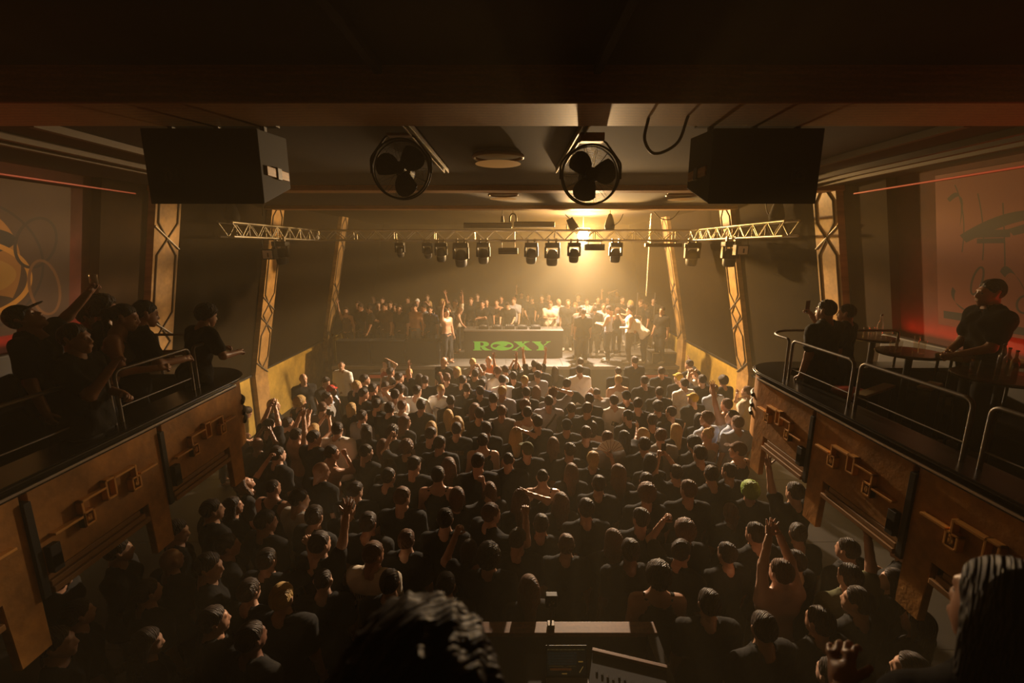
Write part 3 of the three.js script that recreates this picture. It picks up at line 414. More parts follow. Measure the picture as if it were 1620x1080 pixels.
function wear(t, d, what) {
  const f = topFields[d.pose + d.build + d.top[0]]; if (!f) return;
  const patch = (mat, w, h, y0) => { const g = new THREE.PlaneGeometry(w, h, 14, 14), q = g.attributes.position; for (let i = 0; i < q.count; i++) { const x = q.getX(i), y = y0 + q.getY(i); q.setXYZ(i, x, y, backZ(f, x, y) + 0.006); } g.computeVertexNormals(); part('shirt_print', g, mat, t); };
  if (what === 'seven') patch(INK.seven, 0.26, 0.26, 1.24); if (what === 'word') patch(d.top[1] === 'c' ? INK.wordDark : INK.word, 0.3, 0.24, 1.27); if (what === 'print') patch(INK.print, 0.26, 0.28, 1.2);
  if (what === 'strap') { const p = []; for (let i = 0; i <= 14; i++) { const k = i / 14, x = 0.13 - 0.28 * k, y = 1.45 - 0.42 * k; p.push(new V3(x, y, backZ(f, x, y) + 0.004)); } part('strap', new THREE.TubeGeometry(new THREE.CatmullRomCurve3(p), 24, 0.018, 6, false), CLOTH.k.mat, t); }
  if (what === 'pack') { part('backpack', new RoundedBoxGeometry(0.29, 0.4, 0.15, 3, 0.06).translate(0, 1.2, 0.21), CLOTH.k.mat, t); part('backpack_pocket', new RoundedBoxGeometry(0.2, 0.16, 0.05, 2, 0.02).translate(0, 1.11, 0.3), CLOTH.b.mat, t); for (const s of [-1, 1]) part('backpack_strap', spline([[s * 0.1, 1.36, 0.16], [s * 0.11, 1.475, 0.05], [s * 0.11, 1.46, -0.08]], 0.018, 12), CLOTH.k.mat, t); }
}
const handPoint = (t, pose, build, i, out = 0.09) => { const J = rig(pose, build), d = J.W[i].clone().sub(J.El[i]).normalize(); t.updateMatrixWorld(true); return J.W[i].clone().addScaledVector(d, out).applyMatrix4(t.matrixWorld); };
// ---------- who stands where ----------
const ORD = 'first second third fourth fifth sixth seventh eighth ninth tenth eleventh twelfth thirteenth fourteenth fifteenth sixteenth seventeenth eighteenth nineteenth twentieth twenty-first twenty-second twenty-third twenty-fourth twenty-fifth twenty-sixth twenty-seventh twenty-eighth twenty-ninth thirtieth'.split(' ');
const NUM = 'zero one two three four five six seven eight nine ten eleven twelve thirteen fourteen fifteen sixteen'.split(' ');
// head x, head y, pose, turn, hair, top and, where the photograph shows something special, words of its own
const FLOOR = `
480,600,stand,-140,nB,tk,|bald man in black facing the camera beside the left wall
540,579,stand2,175,bd,tw,|large man in a white t-shirt facing the camera before the left steps
516,605,phone,-120,sd,tk
525,618,stand,-80,kR,te,|person in a red cap beside the left stage steps
518,630,stand,-80,sd,tg
483,638,stand,-40,cy,tk
434,641,smoke,-75,ly,tk
503,645,stand2,-15,sr,tg
567,610,stand,-35,sy,tk
576,602,stand,-60,sd,tk
578,622,stand3,-30,sd,tk
563,643,drink,-25,oy,tk
574,659,stand,-30,sd,tg
390,654,bend,-60,sd,tw,|person in a white t-shirt bending forward beside the left balcony end
388,676,drink,-40,sd,tg
423,673,clap,-20,sd,tk
450,674,film,-30,sd,tk
470,689,clap,-25,sd,xk,|shirtless person clapping overhead beside the left wall
494,680,film,-10,ly,kn,|blond person in a strappy top holding hands to the face
545,680,stand,-10,sd,tw
567,688,stand,-20,ld,tk
408,704,film,10,nB,tk
580,714,stand3,-20,sd,tk
616,570,headM,150,lB,kr
702,573,stand,150,nB,tk,|bald man in black facing the camera below the green lettering
750,574,stand,0,sy,tg
771,571,stand,20,nB,to,|bald person in an orange t-shirt in the row nearest the stage
621,589,stand,-30,sd,tg
632,598,stand,-40,sd,tk
649,592,stand,0,sy,tk
665,600,armupl,10,ld,tk
674,600,fist,-10,sd,tk
704,599,stand,0,sr,tk
722,588,stand3,150,oy,tk
731,602,drink,-30,sd,tk
752,592,film,0,sd,tk
764,583,stand2,0,sr,tg
787,588,stand,20,sr,tw
771,607,stand,-20,sd,tb
792,603,stand3,10,sd,tw
808,583,both,0,sd,tk
812,596,stand,0,sd,tk
610,612,stand,-20,sd,tw
624,626,stand2,-10,sd,tw
633,617,headM,-10,cd,kw
663,619,drink,-35,sd,tw
695,617,stand,-20,by,tw,seven|person in a white football shirt with number seven on the back
741,616,stand,0,sd,tk
758,619,stand2,0,sd,tk
776,633,stand,0,sd,tk
806,620,stand3,0,sy,tp
616,647,stand,-10,sd,tk
654,645,stand,-30,sr,tw
713,635,stand,0,sB,tk,pack|person with a black backpack in the left half of the crowd
698,656,stand,0,ly,tk
735,648,drinkM,-15,wr,tk
641,668,stand3,-30,lr,tk
714,675,stand,0,wy,tk
697,679,stand2,-20,ly,tk
729,678,stand,0,sd,tk,word|person whose black shirt carries pale block lettering on the back
688,682,stand3,-20,sd,tk
614,684,stand,-20,cd,tk
583,620,stand,-40,sd,tk
764,698,stand,0,sd,kk,strap|broad bare-shouldered person with a dark strap across the back
798,687,head,5,wy,tk
696,703,stand3,-10,sd,tk
602,708,stand,0,lr,tk
640,711,fistl,0,cr,tk
801,652,stand,0,sr,tg
826,604,stand,0,sy,tk
820,622,stand,0,sd,tk
844,617,stand,0,lr,tk
850,594,stand2,10,sd,tp
812,585,film,0,lB,tk
853,582,stand,0,sd,tk
841,577,both,0,sd,tk
878,586,stand,10,ld,tk
897,608,hug,0,sd,tk
917,586,stand,0,sd,tw
918,573,stand,0,sd,tk
874,625,head,0,sr,tg
871,637,stand,0,sd,tp,strap|person with a dark strap across a pale t-shirt at mid crowd
841,644,stand,0,cr,tk
826,651,stand,0,sd,kw
911,648,stand,0,sd,tk
933,634,stand,5,sd,tk
925,650,stand3,0,sd,tk
963,635,stand,15,sd,tw,print|person in a white t-shirt with a dark print on the back
939,624,bend,20,sd,tg
978,602,stand,0,sy,kw
989,628,stand,0,kk,tk
1005,662,stand2,20,sB,tk
1019,663,stand,0,sd,tk
927,668,stand,0,od,kp
886,674,stand,0,kk,tk
857,669,drink,10,sd,tk
974,694,point,20,lB,tk
1016,688,stand2,20,ly,tk
1027,705,stand,0,sd,tk
875,703,stand,0,lr,tk
834,712,stand2,0,kv,tk
1019,603,drinkM,10,sd,tk
978,588,stand,0,sd,tk
1004,571,stand,0,sd,tk,|dark-haired person in black standing tall before the right stage edge
1046,588,stand,0,sd,tk
1073,598,stand2,10,kY,tk,|person in a yellow cap nearest the right stage steps
1087,607,stand,20,sd,tw
1090,577,point,30,sd,tk
1101,593,headM,20,kB,tw
1138,604,stand3,20,cd,tk
1121,613,stand,10,sr,te
1096,631,stand2,20,kY,tk,|person in a yellow cap behind two pale shirts on the right
1043,621,stand,0,sd,jk
1149,641,armupl,30,sr,kw
1056,650,stand,10,cB,tk
1069,652,stand2,10,sd,tk
1114,659,stand2,25,cr,te
1088,663,stand,10,lB,tk
1152,662,stand2,40,sd,te
1165,668,stand,10,sr,te,|tall person in a pale blue shirt beside the right balcony end
1119,688,stand2,10,uy,kg
1068,681,stand,10,ly,tk
1055,694,stand3,10,sr,tg
1081,702,drink,20,cB,tk
1167,713,stand2,30,kn,kk,|person in a cap and dark tank top nearest the right balcony
1181,620,mouth,40,sr,tc
1118,604,film,20,sd,tk
508,746,stand3,-30,nB,tk,|bald person with glasses in black in the left foreground
530,717,mouth,-60,sd,xk,|shirtless person with a hand at the mouth left of centre
425,775,stand,-20,bd,kk
387,766,back,-50,lr,tk
585,770,stand3,-10,sd,tk
550,805,stand3,-10,sd,tk
474,791,stand3,-30,sd,tw
367,807,smoke,-60,ld,tk
662,737,stand3,-10,sd,tk
693,753,stand,0,sd,kk
710,741,stand,-5,wr,tk
637,788,stand3,-10,sr,tk
726,785,fist,0,or,tk
772,777,stand,0,lr,tk
804,729,stand,0,bd,tk
765,822,fist,-50,sr,tk
872,752,stand,0,bd,kk
893,749,stand,0,lr,tk
931,727,one,0,qy,tk,fan|fair-haired person holding a pale folding fan right of centre
947,767,stand,0,sd,tk
835,790,head,0,wr,tk
875,795,stand,0,wr,tk
1009,758,stand,0,sd,tk
991,755,stand2,0,wr,tk
888,846,stand,0,sd,tk,
1045,780,stand,0,cr,tk
1085,777,stand2,0,sr,tk
1143,746,stand2,10,sd,tk
1067,745,film,10,sd,tk
1149,804,stand,0,pr,tk,|person with a low ponytail in the right foreground
1198,785,stand,0,cG,tk,|person with curly green hair beside the right balcony
1228,776,both,10,sd,tk
284,843,stand3,-40,sd,tk
285,880,stand,-20,nB,tk
312,897,stand3,-45,sd,tk
403,842,stand3,-25,sd,tk
436,886,fist,-10,sd,tk
484,865,armup,-20,sd,tk,|person reaching a bare right arm up in the left foreground
451,940,stand,0,sy,tk
536,911,stand,0,bd,tk
190,878,stand2,-60,sd,tk
576,881,stand3,-10,sr,tc,word|person in a cream t-shirt with dark lettering in the foreground
656,856,stand,-10,sr,tk
649,921,stand,0,sd,tk
751,866,stand3,0,od,kk
733,901,fistl,0,cd,tk
712,931,stand,-10,sd,tk
890,848,stand,0,sr,tk,|broad person in black right of centre with a glinting earring
969,862,dance,0,lr,tk
1035,905,stand,0,cd,kk,|bare-shouldered person with gathered dark hair behind the console wall
1055,872,fistl,-50,sd,tk
1083,843,stand,0,cr,tk
824,931,stand,0,lr,tk
1243,903,clap,20,sr,xk,|person clapping overhead beside the right balcony in the foreground
1322,900,armup,10,sd,tv
1393,916,dance,30,ld,tk
600,640,stand,-20,sd,tk
680,640,stand,-10,sd,tk
760,655,stand2,0,sd,tk
775,680,stand,0,sd,tk
745,730,stand3,0,sd,tk
1110,720,stand,10,sd,tk
945,690,stand,0,sd,tk
905,715,stand2,0,sd,tk
955,690,stand,0,sr,tg
1010,640,stand3,0,sd,tk
1045,735,stand,0,lB,tk
1110,745,stand3,10,sd,tk
600,760,stand,-20,sd,tk
620,735,stand2,-10,ld,tk
510,690,stand3,-30,sd,tk
440,720,stand,-30,sd,tk
345,800,stand,-40,sd,tk
350,870,stand,-40,sd,tk
480,820,stand2,-20,sd,tk
590,830,stand,-10,sd,tk
700,840,stand,0,sd,tk
820,850,stand3,0,sd,tk
930,820,stand,0,sd,tk
1010,830,stand2,0,sd,tk
1140,870,stand,10,sd,tk
1190,850,stand,10,sd,tk
1275,850,stand3,10,sd,tk
1280,905,stand,20,sd,tk
380,930,stand,-20,sd,tk
1000,860,stand,0,sd,tk
1352,962,stand2,20,sd,tk
1420,985,stand,30,ld,tk
1298,985,stand,10,sd,tk
1225,985,stand3,10,sd,tk
1350,870,stand,20,sd,tk
1405,870,drink,30,sd,tk
1310,1050,stand,10,sd,tk
1440,1060,stand2,20,sd,tk
1130,960,stand,0,sd,tk
250,935,stand,-30,sd,tk
175,965,stand2,-50,sd,tk
330,985,drinkM,-40,sd,tk
250,1015,stand3,-30,ld,tk
110,1000,stand,-60,sd,tk
400,1000,stand,-20,sd,tk
120,900,stand,-60,sd,tk`;
const STAGE = `
547,492,armup,-170,ld,kn
580,487,stand3,170,sd,tk
598,483,stand2,-160,sd,tk
640,492,stand2,165,kB,xk,|shirtless person in a dark cap on the stage's left
625,486,drink,160,sd,tb
652,488,drinkM,-170,sd,tb
670,488,stand3,150,sd,te
682,481,film,170,ly,tk
697,478,stand,-170,ly,tk
708,479,stand2,160,sd,tk
690,500,armup,-120,sd,xn,|shirtless person standing left of the table, arm raised
740,492,table,-70,lr,kn,|long-haired person reaching over the left end of the table
617,481,phone,170,sd,tk
633,489,stand3,160,cd,tk
660,478,stand,170,kw,tk
723,480,both,170,sd,tc
745,476,stand,170,sr,tk
763,481,fold,175,sd,tk
771,478,stand2,170,sd,tk
785,479,fold,170,sd,kk
793,473,stand,170,sd,tk
812,476,stand3,165,sr,tp
803,483,table,170,sd,tk
840,474,table,180,sB,tk,|broad person in black with sunglasses behind the decks
835,470,stand2,170,sr,tk
857,472,stand,170,sd,tk
872,484,phone,170,sr,tc
884,478,stand2,-170,nB,tp
885,489,phone,160,sd,tn
899,480,stand,170,sr,tk
910,484,stand3,170,oa,to,|person in a bright orange top behind the right end of the table
930,478,stand2,170,sr,te,|person in a pale blue shirt among the stage crowd
905,492,point,20,sd,tk
941,490,stand,10,sd,jk
920,498,stand2,-20,sd,tk
963,490,phone,60,sd,kp
977,492,stand,0,lr,kk
976,464,head,170,sr,tk
961,474,armup,170,sd,tk
1000,480,dance,60,ly,kn
1012,479,stand3,120,sr,tk
1022,483,drink,100,sd,tk
999,506,bend,60,sd,tw,|person in a white shirt bending forward on the right of the stage
1042,504,smoke,80,cd,kw
1031,492,stand2,120,sd,tk
955,486,fist,170,sr,tp
945,474,stand,180,sd,tk
605,475,stand,175,sd,tk
566,482,stand,170,sd,tk
590,474,stand2,175,lr,tk
645,474,stand3,175,sd,tk
676,471,stand,175,sr,tk
730,470,stand3,175,sd,tk
755,470,stand,178,sr,tk
825,466,armup,175,sd,tk
868,469,stand2,175,sd,tk
915,470,stand,178,cd,tk
985,474,stand2,178,sd,tk
1033,476,stand,160,sd,tk
555,505,stand3,120,sd,tk
573,500,drink,150,sd,tn
612,497,stand,170,sd,tk
661,499,stand2,150,sd,tb
706,490,stand3,140,sd,tk`;
const people = [];
function parse(text, ground, group, zone) {
  for (const line of text.trim().split('\n')) {
    const [a, own] = line.split('|'), [x, y, pose, yaw, hair, top, extra] = a.split(',');
    const build = 'lwopu'.includes(hair[0]) || top[0] === 'c' ? 'f' : rnd() < 0.2 ? 'h' : 'm', h = build === 'f' ? rr(0.92, 0.98) : rr(0.97, 1.05), J = rig(pose, build);
    const pos = atY(+x, +y, ground + J.headAt.y * h), off = J.headAt.clone().setY(0).multiplyScalar(h).applyAxisAngle(new V3(0, 1, 0), THREE.MathUtils.degToRad(+yaw));
    pos.sub(off).setY(ground);
    people.push({ pos, pose, yaw: +yaw + rr(-8, 8), hair, top, extra, own, build, h, group, zone, skin: rnd() < 0.72 ? (rnd() < 0.5 ? 0 : 1) : rnd() < 0.5 ? 3 : rnd() < 0.7 ? 2 : 4, tr: rnd() < 0.55 ? 0 : Math.floor(rr(1, 4)), d: pos.distanceTo(EYE) });
  }
}
parse(FLOOR, 0, 'crowd on the dance floor', 'floor');
parse(STAGE, 1.0, 'crowd on the stage', 'stage');
// keep bodies apart and off the steps, the table and the walls
const KEEP = [[-1.75, 2.0, -15.75, -12.6, 'stage'], [-5.9, -2.3, -14.6, -11.5, 'stage'],  [-4.45, -3.05, -13.75, -12.15], [3.45, 4.85, -13.75, -12.15], [-0.5, 1.25, -3.34, -3.1]];
for (let n = 0; n < 40; n++) {
  for (let i = 0; i < people.length; i++) for (let j = i + 1; j < people.length; j++) { const a = people[i].pos, b = people[j].pos, dx = (b.x - a.x) / 0.5, dz = (b.z - a.z) / 0.38, d = Math.hypot(dx, dz) || 0.01, m = 1 - d; if (m > 0 && Math.abs(a.y - b.y) < 0.5) { const k = (m * 0.5) / d, ex = dx * k * 0.5, ez = dz * k * 0.38; a.x -= ex; a.z -= ez; b.x += ex; b.z += ez; } }
  for (const p of people) {
    p.pos.x = THREE.MathUtils.clamp(p.pos.x, CX - 5.6, CX + 5.6);
    if (p.zone === 'floor') p.pos.z = Math.max(p.pos.z, -13.35); else p.pos.z = THREE.MathUtils.clamp(p.pos.z, -20.1, -14.15);
    for (const [x0, x1, z0, z1, only] of KEEP) { if (only && p.zone !== only) continue; const q = 0.24; if (p.pos.x > x0 - q && p.pos.x < x1 + q && p.pos.z > z0 - q && p.pos.z < z1 + q) { const c = [p.pos.x - x0 + q, x1 + q - p.pos.x, p.pos.z - z0 + q, z1 + q - p.pos.z], m = Math.min(...c); if (m === c[0]) p.pos.x = x0 - q; else if (m === c[1]) p.pos.x = x1 + q; else if (m === c[2]) p.pos.z = z0 - q; else p.pos.z = z1 + q; } }
  }
}
for (const [zone, step] of [['floor', 0.8], ['stage', 0.9]]) {
  const all = people.filter((p) => p.zone === zone).sort((a, b) => a.pos.z - b.pos.z), z0 = all[0].pos.z, rows = [];
  for (const p of all) (rows[Math.floor((p.pos.z - z0) / step)] ??= []).push(p);
  const full = rows.filter(Boolean);
  full.forEach((r, i) => r.sort((a, b) => a.pos.x - b.pos.x).forEach((p, k) => {
    const hw = p.hair[0] === 'n' ? 'bald' : p.hair[0] === 'k' ? (CLOTH[p.hair[1]]?.[1] ?? HAIRC[p.hair[1]][1]).replace('dark brown', 'brown') + ' cap' : `${HAIRT[p.hair[0]]} ${HAIRC[p.hair[1]][1].replace('dark brown', 'dark')} hair`;
    const tw = p.top[0] === 'x' ? 'no shirt' : `${CLOTH[p.top[1]][1].replace('pale ', '')} ${TOPT[p.top[0]]}`;
    const side = k < r.length / 2 ? `${ORD[k]} from left` : `${ORD[r.length - 1 - k]} from right`, where = zone === 'floor' ? `row ${NUM[i + 1]} from stage, ${side}` : `stage row ${NUM[full.length - i]}, ${side}`;
    p.label = p.own ?? `${hw}, ${tw}, ${POSES[p.pose].say}; ${where}`;
  }));
}
for (const p of people) p.node = person(p.pos, { ...p, lod: p.d < 4.7 ? 0 : p.d < 9.5 ? 1 : 2, shoes: p.zone === 'stage' && p.pos.x > 1.9 }, p.label, p.group);
for (const p of people) if (p.extra) { if (p.extra === 'fan') { const h = handPoint(p.node, p.pose, p.build, 0, 0.1), o = thing('folding_fan', 'pale open folding fan in a raised hand right of centre', 'fan', [h.x, h.y, h.z]); const sh = new THREE.Shape(); sh.absarc(0, 0, 0.21, 0.25, 2.9, false); sh.absarc(0, 0, 0.05, 2.9, 0.25, true); part('fan_leaf', new THREE.ExtrudeGeometry(sh, { depth: 0.003, bevelEnabled: false, curveSegments: 16 }), M.paper, o); for (let i = 0; i <= 8; i++) { const a = 0.25 + (2.65 * i) / 8; part('fan_rib', rod([0, 0, 0.004], [0.205 * Math.cos(a), 0.205 * Math.sin(a), 0.004], 0.003, 4), M.wood, o); } } else wear(p.node, p, p.extra); }
// ---------- lighting truss and what hangs on it ----------
const TZ = -12.73, TL = -5.35, TR = 4.95, TY0 = 4.82, TY1 = 5.08;
{
  const t = thing('lighting_truss', 'long horseshoe-shaped aluminium lighting truss over the dance floor', 'truss', [0, 0, 0]);
  const sect = (ax, az, bx, bz, name) => {
    const g = new THREE.Group(); g.name = 'truss_section'; t.add(g);
    const d = new V3(bx - ax, 0, bz - az), L = d.length(), u = d.clone().normalize(), n = new V3(-u.z, 0, u.x).multiplyScalar(0.13), A = new V3(ax, 0, az), pt = (k, side, y) => A.clone().addScaledVector(u, k).addScaledVector(n, side).setY(y);
    for (const sd of [-1, 1]) for (const y of [TY0, TY1]) part('chord', rod(pt(0, sd, y), pt(L, sd, y), 0.024, 8), M.alu, g);
    const N = Math.round(L / 0.27), b = [];
    for (let i = 0; i < N; i++) { const k0 = (i * L) / N, k1 = ((i + 1) * L) / N; for (const sd of [-1, 1]) b.push(rod(pt(k0, sd, i % 2 ? TY0 : TY1), pt(k1, sd, i % 2 ? TY1 : TY0), 0.012, 5)); for (const y of [TY0, TY1]) b.push(rod(pt(k0, i % 2 ? 1 : -1, y), pt(k1, i % 2 ? -1 : 1, y), 0.012, 5)); if (i % 4 === 0) for (const sd of [-1, 1]) b.push(rod(pt(k0, sd, TY0), pt(k0, sd, TY1), 0.012, 5)); }
    part('bracing', b, M.alu, g);
  };
  sect(TL, TZ, TR, TZ); sect(TL, TZ + 0.1, TL, -8.75); sect(TR, TZ + 0.1, TR, -8.3);
}
{ // the burning lamp
  const t = thing('stage_lamp', 'burning round stage lamp glaring white behind the truss', 'stage light', [LAMP.x, LAMP.y, LAMP.z]);
  part('lamp_body', [new THREE.CylinderGeometry(0.19, 0.13, 0.2, 24).rotateX(Math.PI / 2).translate(0, 0, -0.02), new THREE.CylinderGeometry(0.09, 0.07, 0.06, 20).rotateX(Math.PI / 2).translate(0, 0, -0.14)], M.black, t);
  part('lamp_lens', new THREE.SphereGeometry(0.17, 24, 10, 0, Math.PI * 2, 0, Math.PI / 2).scale(1, 0.3, 1).rotateX(Math.PI / 2).translate(0, 0, 0.08), std([1, 0.95, 0.85], 0.3, { emissive: rgb(1, 0.94, 0.84), emissiveIntensity: 60 }), t);
  part('lamp_yoke', pipe([[-0.22, 0, 0], [-0.22, 0.24, 0], [0.22, 0.24, 0], [0.22, 0, 0]], 0.012, 0.04), M.black, t); part('hanging_pole', rod([0, 0.22, 0], [0, 0.61, 0], 0.02, 10), M.black, t);
}
function movingHead(px, t, wpx, label, tilt = 0, wing = 0) {
  const x = ((px - 810) / FOCAL) * t, w = (wpx / FOCAL) * t, z = wing || TZ + 0.13, k = w / 0.3;
  const o = thing('moving_head', label, 'stage light', [x, TY0 - 0.05, z], 0, 'moving head lamps under the truss'); o.scale.setScalar(k);
  part('clamp', [box(-0.1, -0.02, -0.03, -0.06, 0.06 / k + 0.03, 0.03, 0.005), box(0.06, -0.02, -0.03, 0.1, 0.06 / k + 0.03, 0.03, 0.005)], M.dull, o);
  part('base', [box(-0.15, -0.12, -0.11, 0.15, -0.01, 0.11, 0.02)], M.black, o);
  for (const s of [-1, 1]) part('yoke_arm', box(s * 0.12, -0.34, -0.05, s * 0.165, -0.1, 0.05, 0.015), M.black, o);
  const h = new THREE.Group(); h.name = 'head'; h.position.set(0, -0.29, 0); h.rotation.x = tilt; o.add(h);
  part('head_shell', new THREE.LatheGeometry([[0, 0.14], [0.06, 0.135], [0.1, 0.1], [0.118, 0.03], [0.122, -0.08], [0.116, -0.16], [0.1, -0.2], [0.09, -0.2]].map((p) => new THREE.Vector2(...p)), 20), M.black, h);
  part('head_lens', new THREE.SphereGeometry(0.092, 18, 6, 0, Math.PI * 2, 0, Math.PI / 2).scale(1, 0.35, 1).rotateX(Math.PI).translate(0, -0.185, 0), new THREE.MeshStandardMaterial({ color: rgb(0.5, 0.48, 0.44), roughness: 0.12, metalness: 0.2 }), h);
  part('head_band', new THREE.TorusGeometry(0.121, 0.008, 6, 24).rotateX(Math.PI / 2).translate(0, -0.05, 0), M.dull, h);
  return o;
}
const inRow = ['leftmost', 'second from left', 'third from left', 'fourth from left', 'fifth from left', 'sixth from left', 'seventh from left', 'eighth from left', 'ninth from left', 'tenth from left'];
[[635, 14], [678, 15], [699, 18], [730, 23], [765, 20], [840, 20], [873, 22], [907, 19], [972, 19], [1092, 22]].forEach(([x, w], i) => movingHead(x, 12.5, w, `dark moving head lamp under the middle truss, ${inRow[i]}`, [0.5, 0.5, 0.3, 0.25, 0.2, 0.25, 0.15, 0.2, 0.1, 0.15][i]));
movingHead(452, 10.5, 22, 'large dark moving head lamp under the left truss wing', 0.1, -10.5);
movingHead(1148, 10.27, 24, 'large dark moving head lamp under the right truss wing', 0.1, -10.25);
for (const [px, t, y, label, dx] of [[430, 9.9, 4.47, 'small square floodlight with a pale face on the left truss wing', 0], [1168, 9.7, 4.56, 'small square floodlight with a pale face on the right truss wing', 0]]) {
  const x = ((px - 810) / FOCAL) * t, o = thing('floodlight', label, 'stage light', [x, y, -t]);
  part('housing', box(-0.14, -0.1, -0.16, 0.14, 0.12, 0, 0.01), M.black, o); part('face_plate', box(-0.1, -0.08, 0, 0.1, 0.09, 0.012, 0.004), M.white, o); part('slot', box(0.0, -0.05, 0.012, 0.03, 0.04, 0.016, 0.002), M.black, o);
  part('bracket', pipe([[-0.13, 0, -0.08], [-0.13, TY0 - y - 0.02, -0.08], [0.13, TY0 - y - 0.02, -0.08], [0.13, 0, -0.08]], 0.01, 0.03), M.black, o);
}
const boxLamp = (name, label, x0, x1, y0, y1, z0, z1, extra) => { const o = thing(name, label, 'stage light', [(x0 + x1) / 2, y0, z0]); const w = x1 - x0, h = y1 - y0, d = z1 - z0; part('housing', box(-w / 2, 0, 0, w / 2, h, d, 0.015), M.black, o); for (let i = 1; i < 4; i++) part('fin', box(-w / 2 + 0.02, (h * i) / 4 - 0.006, d, w / 2 - 0.02, (h * i) / 4 + 0.006, d + 0.012, 0.003), M.dull, o); for (const s of [-1, 1]) part('bracket', box((s * w) / 3 - 0.012, h, d / 2 - 0.015, (s * w) / 3 + 0.012, TY0 - y0 + 0.02, d / 2 + 0.015, 0.004), M.dull, o); part('hanging_bar', box(-w / 3 - 0.03, TY0 - y0 - 0.04, -0.16, w / 3 + 0.03, TY0 - y0 - 0.02, 0.2, 0.004), M.dull, o); return o; };
boxLamp('strobe_lamp', 'flat black strobe bar hanging under the truss above the sign', -0.37, 0.16, 4.45, 4.62, -12.72, -12.58);
boxLamp('strobe_lamp', 'flat black box lamp hanging just right of the burning lamp', 1.98, 2.5, 4.55, 4.72, -12.72, -12.5);
boxLamp('strobe_lamp', 'long thin black bar under the right part of the truss', 3.62, 4.62, 4.64, 4.74, -12.74, -12.62);
for (const [x0, x1, y, label] of [[-1.3, 0.0, 5.13, 'long dark case lying on the truss, left one of two'], [0.05, 1.15, 5.16, 'long dark case lying on the truss, right one of two']]) { const o = thing('equipment_case', label, 'case', [(x0 + x1) / 2, y, TZ]); const w = (x1 - x0) / 2; part('shell', box(-w, 0, -0.16, w, 0.15, 0.16, 0.03), M.black, o); part('lid_seam', box(-w - 0.004, 0.085, -0.164, w + 0.004, 0.095, 0.164, 0.002), M.dull, o); }
{ const o = thing('spotlight', 'tilted black can spotlight standing on the truss left of the burning lamp', 'stage light', [1.62, 5.25, TZ + 0.05]); part('can', new THREE.CylinderGeometry(0.09, 0.13, 0.32, 18, 1).rotateZ(0.5), M.black, o); part('stirrup', pipe([[-0.14, 0, 0], [-0.14, -0.16, 0], [0.14, -0.16, 0], [0.14, 0, 0]], 0.012, 0.04), M.dull, o); }
for (const [x, z, label] of [[2.65, TZ, 'dark hoist bag hanging above the truss right of the lamp'], [TR + 0.05, -8.9, 'dark hoist bag above the right wing of the truss'], [TL, -9.0, 'dark hoist bag above the left wing of the truss']]) { const o = thing('hoist_bag', label, 'hoist bag', [x, 5.1, z]); part('bag', new THREE.LatheGeometry([[0, 0], [0.12, 0.0], [0.14, 0.1], [0.1, 0.26], [0.05, 0.4], [0.03, 0.42]].map((p) => new THREE.Vector2(...p)), 14), M.matte, o); part('chain', rod([0, 0.4, 0], [0, 0.5, 0], 0.01, 6), M.steel, o); }
for (const [x, label] of [[-0.26, 'thin hanging hook left of two above the truss cases'], [0.03, 'rounded hanging hook right of two above the truss cases']]) { const o = thing('hoist_hook', label, 'hook', [x, 5.3, TZ]); if (x < -0.2) part('hook_block', [cyl(0, 0, 0, 0.05, 0.035, 0.16, 12), rod([0, 0.15, 0], [0, 0.32, 0], 0.01, 6)], M.black, o); else part('shackle', [pipe([[-0.09, 0, 0], [-0.09, 0.16, 0], [0, 0.24, 0], [0.09, 0.16, 0], [0.09, 0, 0]], 0.024, 0.08), rod([0, 0.22, 0], [0, 0.32, 0], 0.01, 6)], M.black, o); }
{ const o = thing('hanging_chain', 'glinting chain hanging down beside the right stage curtain', 'chain', [3.98, 0, -13.5]); const l = []; for (let i = 0; i < 49; i++) l.push(new THREE.TorusGeometry(0.022, 0.007, 4, 8).scale(0.7, 1.3, 1).rotateY(i % 2 ? Math.PI / 2 : 0).translate(0, 3.25 + i * 0.048, 0)); part('links', l, M.steel, o); }
for (const [pts, label] of [
  [[[1.4, 5.48, -12.4], [1.62, 5.3, -12.55], [1.75, 5.2, -12.6], [1.85, 5.1, -12.7]], 'dark cable looping down to the truss by the tilted spotlight'],
  [[[2.9, 5.48, -12.3], [2.85, 5.3, -12.5], [2.7, 5.18, -12.6]], 'thin cable from the ceiling to the hoist bag by the lamp'],
  [[[1.22, 5.5, -3.4], [1.17, 5.33, -3.45], [1.02, 5.27, -3.48], [0.95, 5.36, -3.48], [0.96, 5.5, -3.45]], 'thin black cable loop hanging from the beam right of the fan'],
  [[[4.9, 5.565, -9.2], [4.95, 5.25, -9.1], [5.0, 5.2, -9.0], [5.05, 5.565, -8.9]], 'pale cable loop hanging at the right wing of the truss'],
  [[[-4.9, 5.565, -9.4], [-4.92, 5.28, -9.3], [-4.8, 5.24, -9.1], [-4.75, 5.565, -9.0]], 'thin cable loop hanging at the left wing of the truss'],
  [[[3.4, 5.46, -11.3], [3.55, 5.3, -11.2], [3.75, 5.28, -11.1], [3.9, 5.46, -11.0]], 'sagging cable under the far beam on the right']]) tag(part('cable', spline(pts, 0.011, 30), M.cable, scene), label, 'cable').name = numbered('cable');

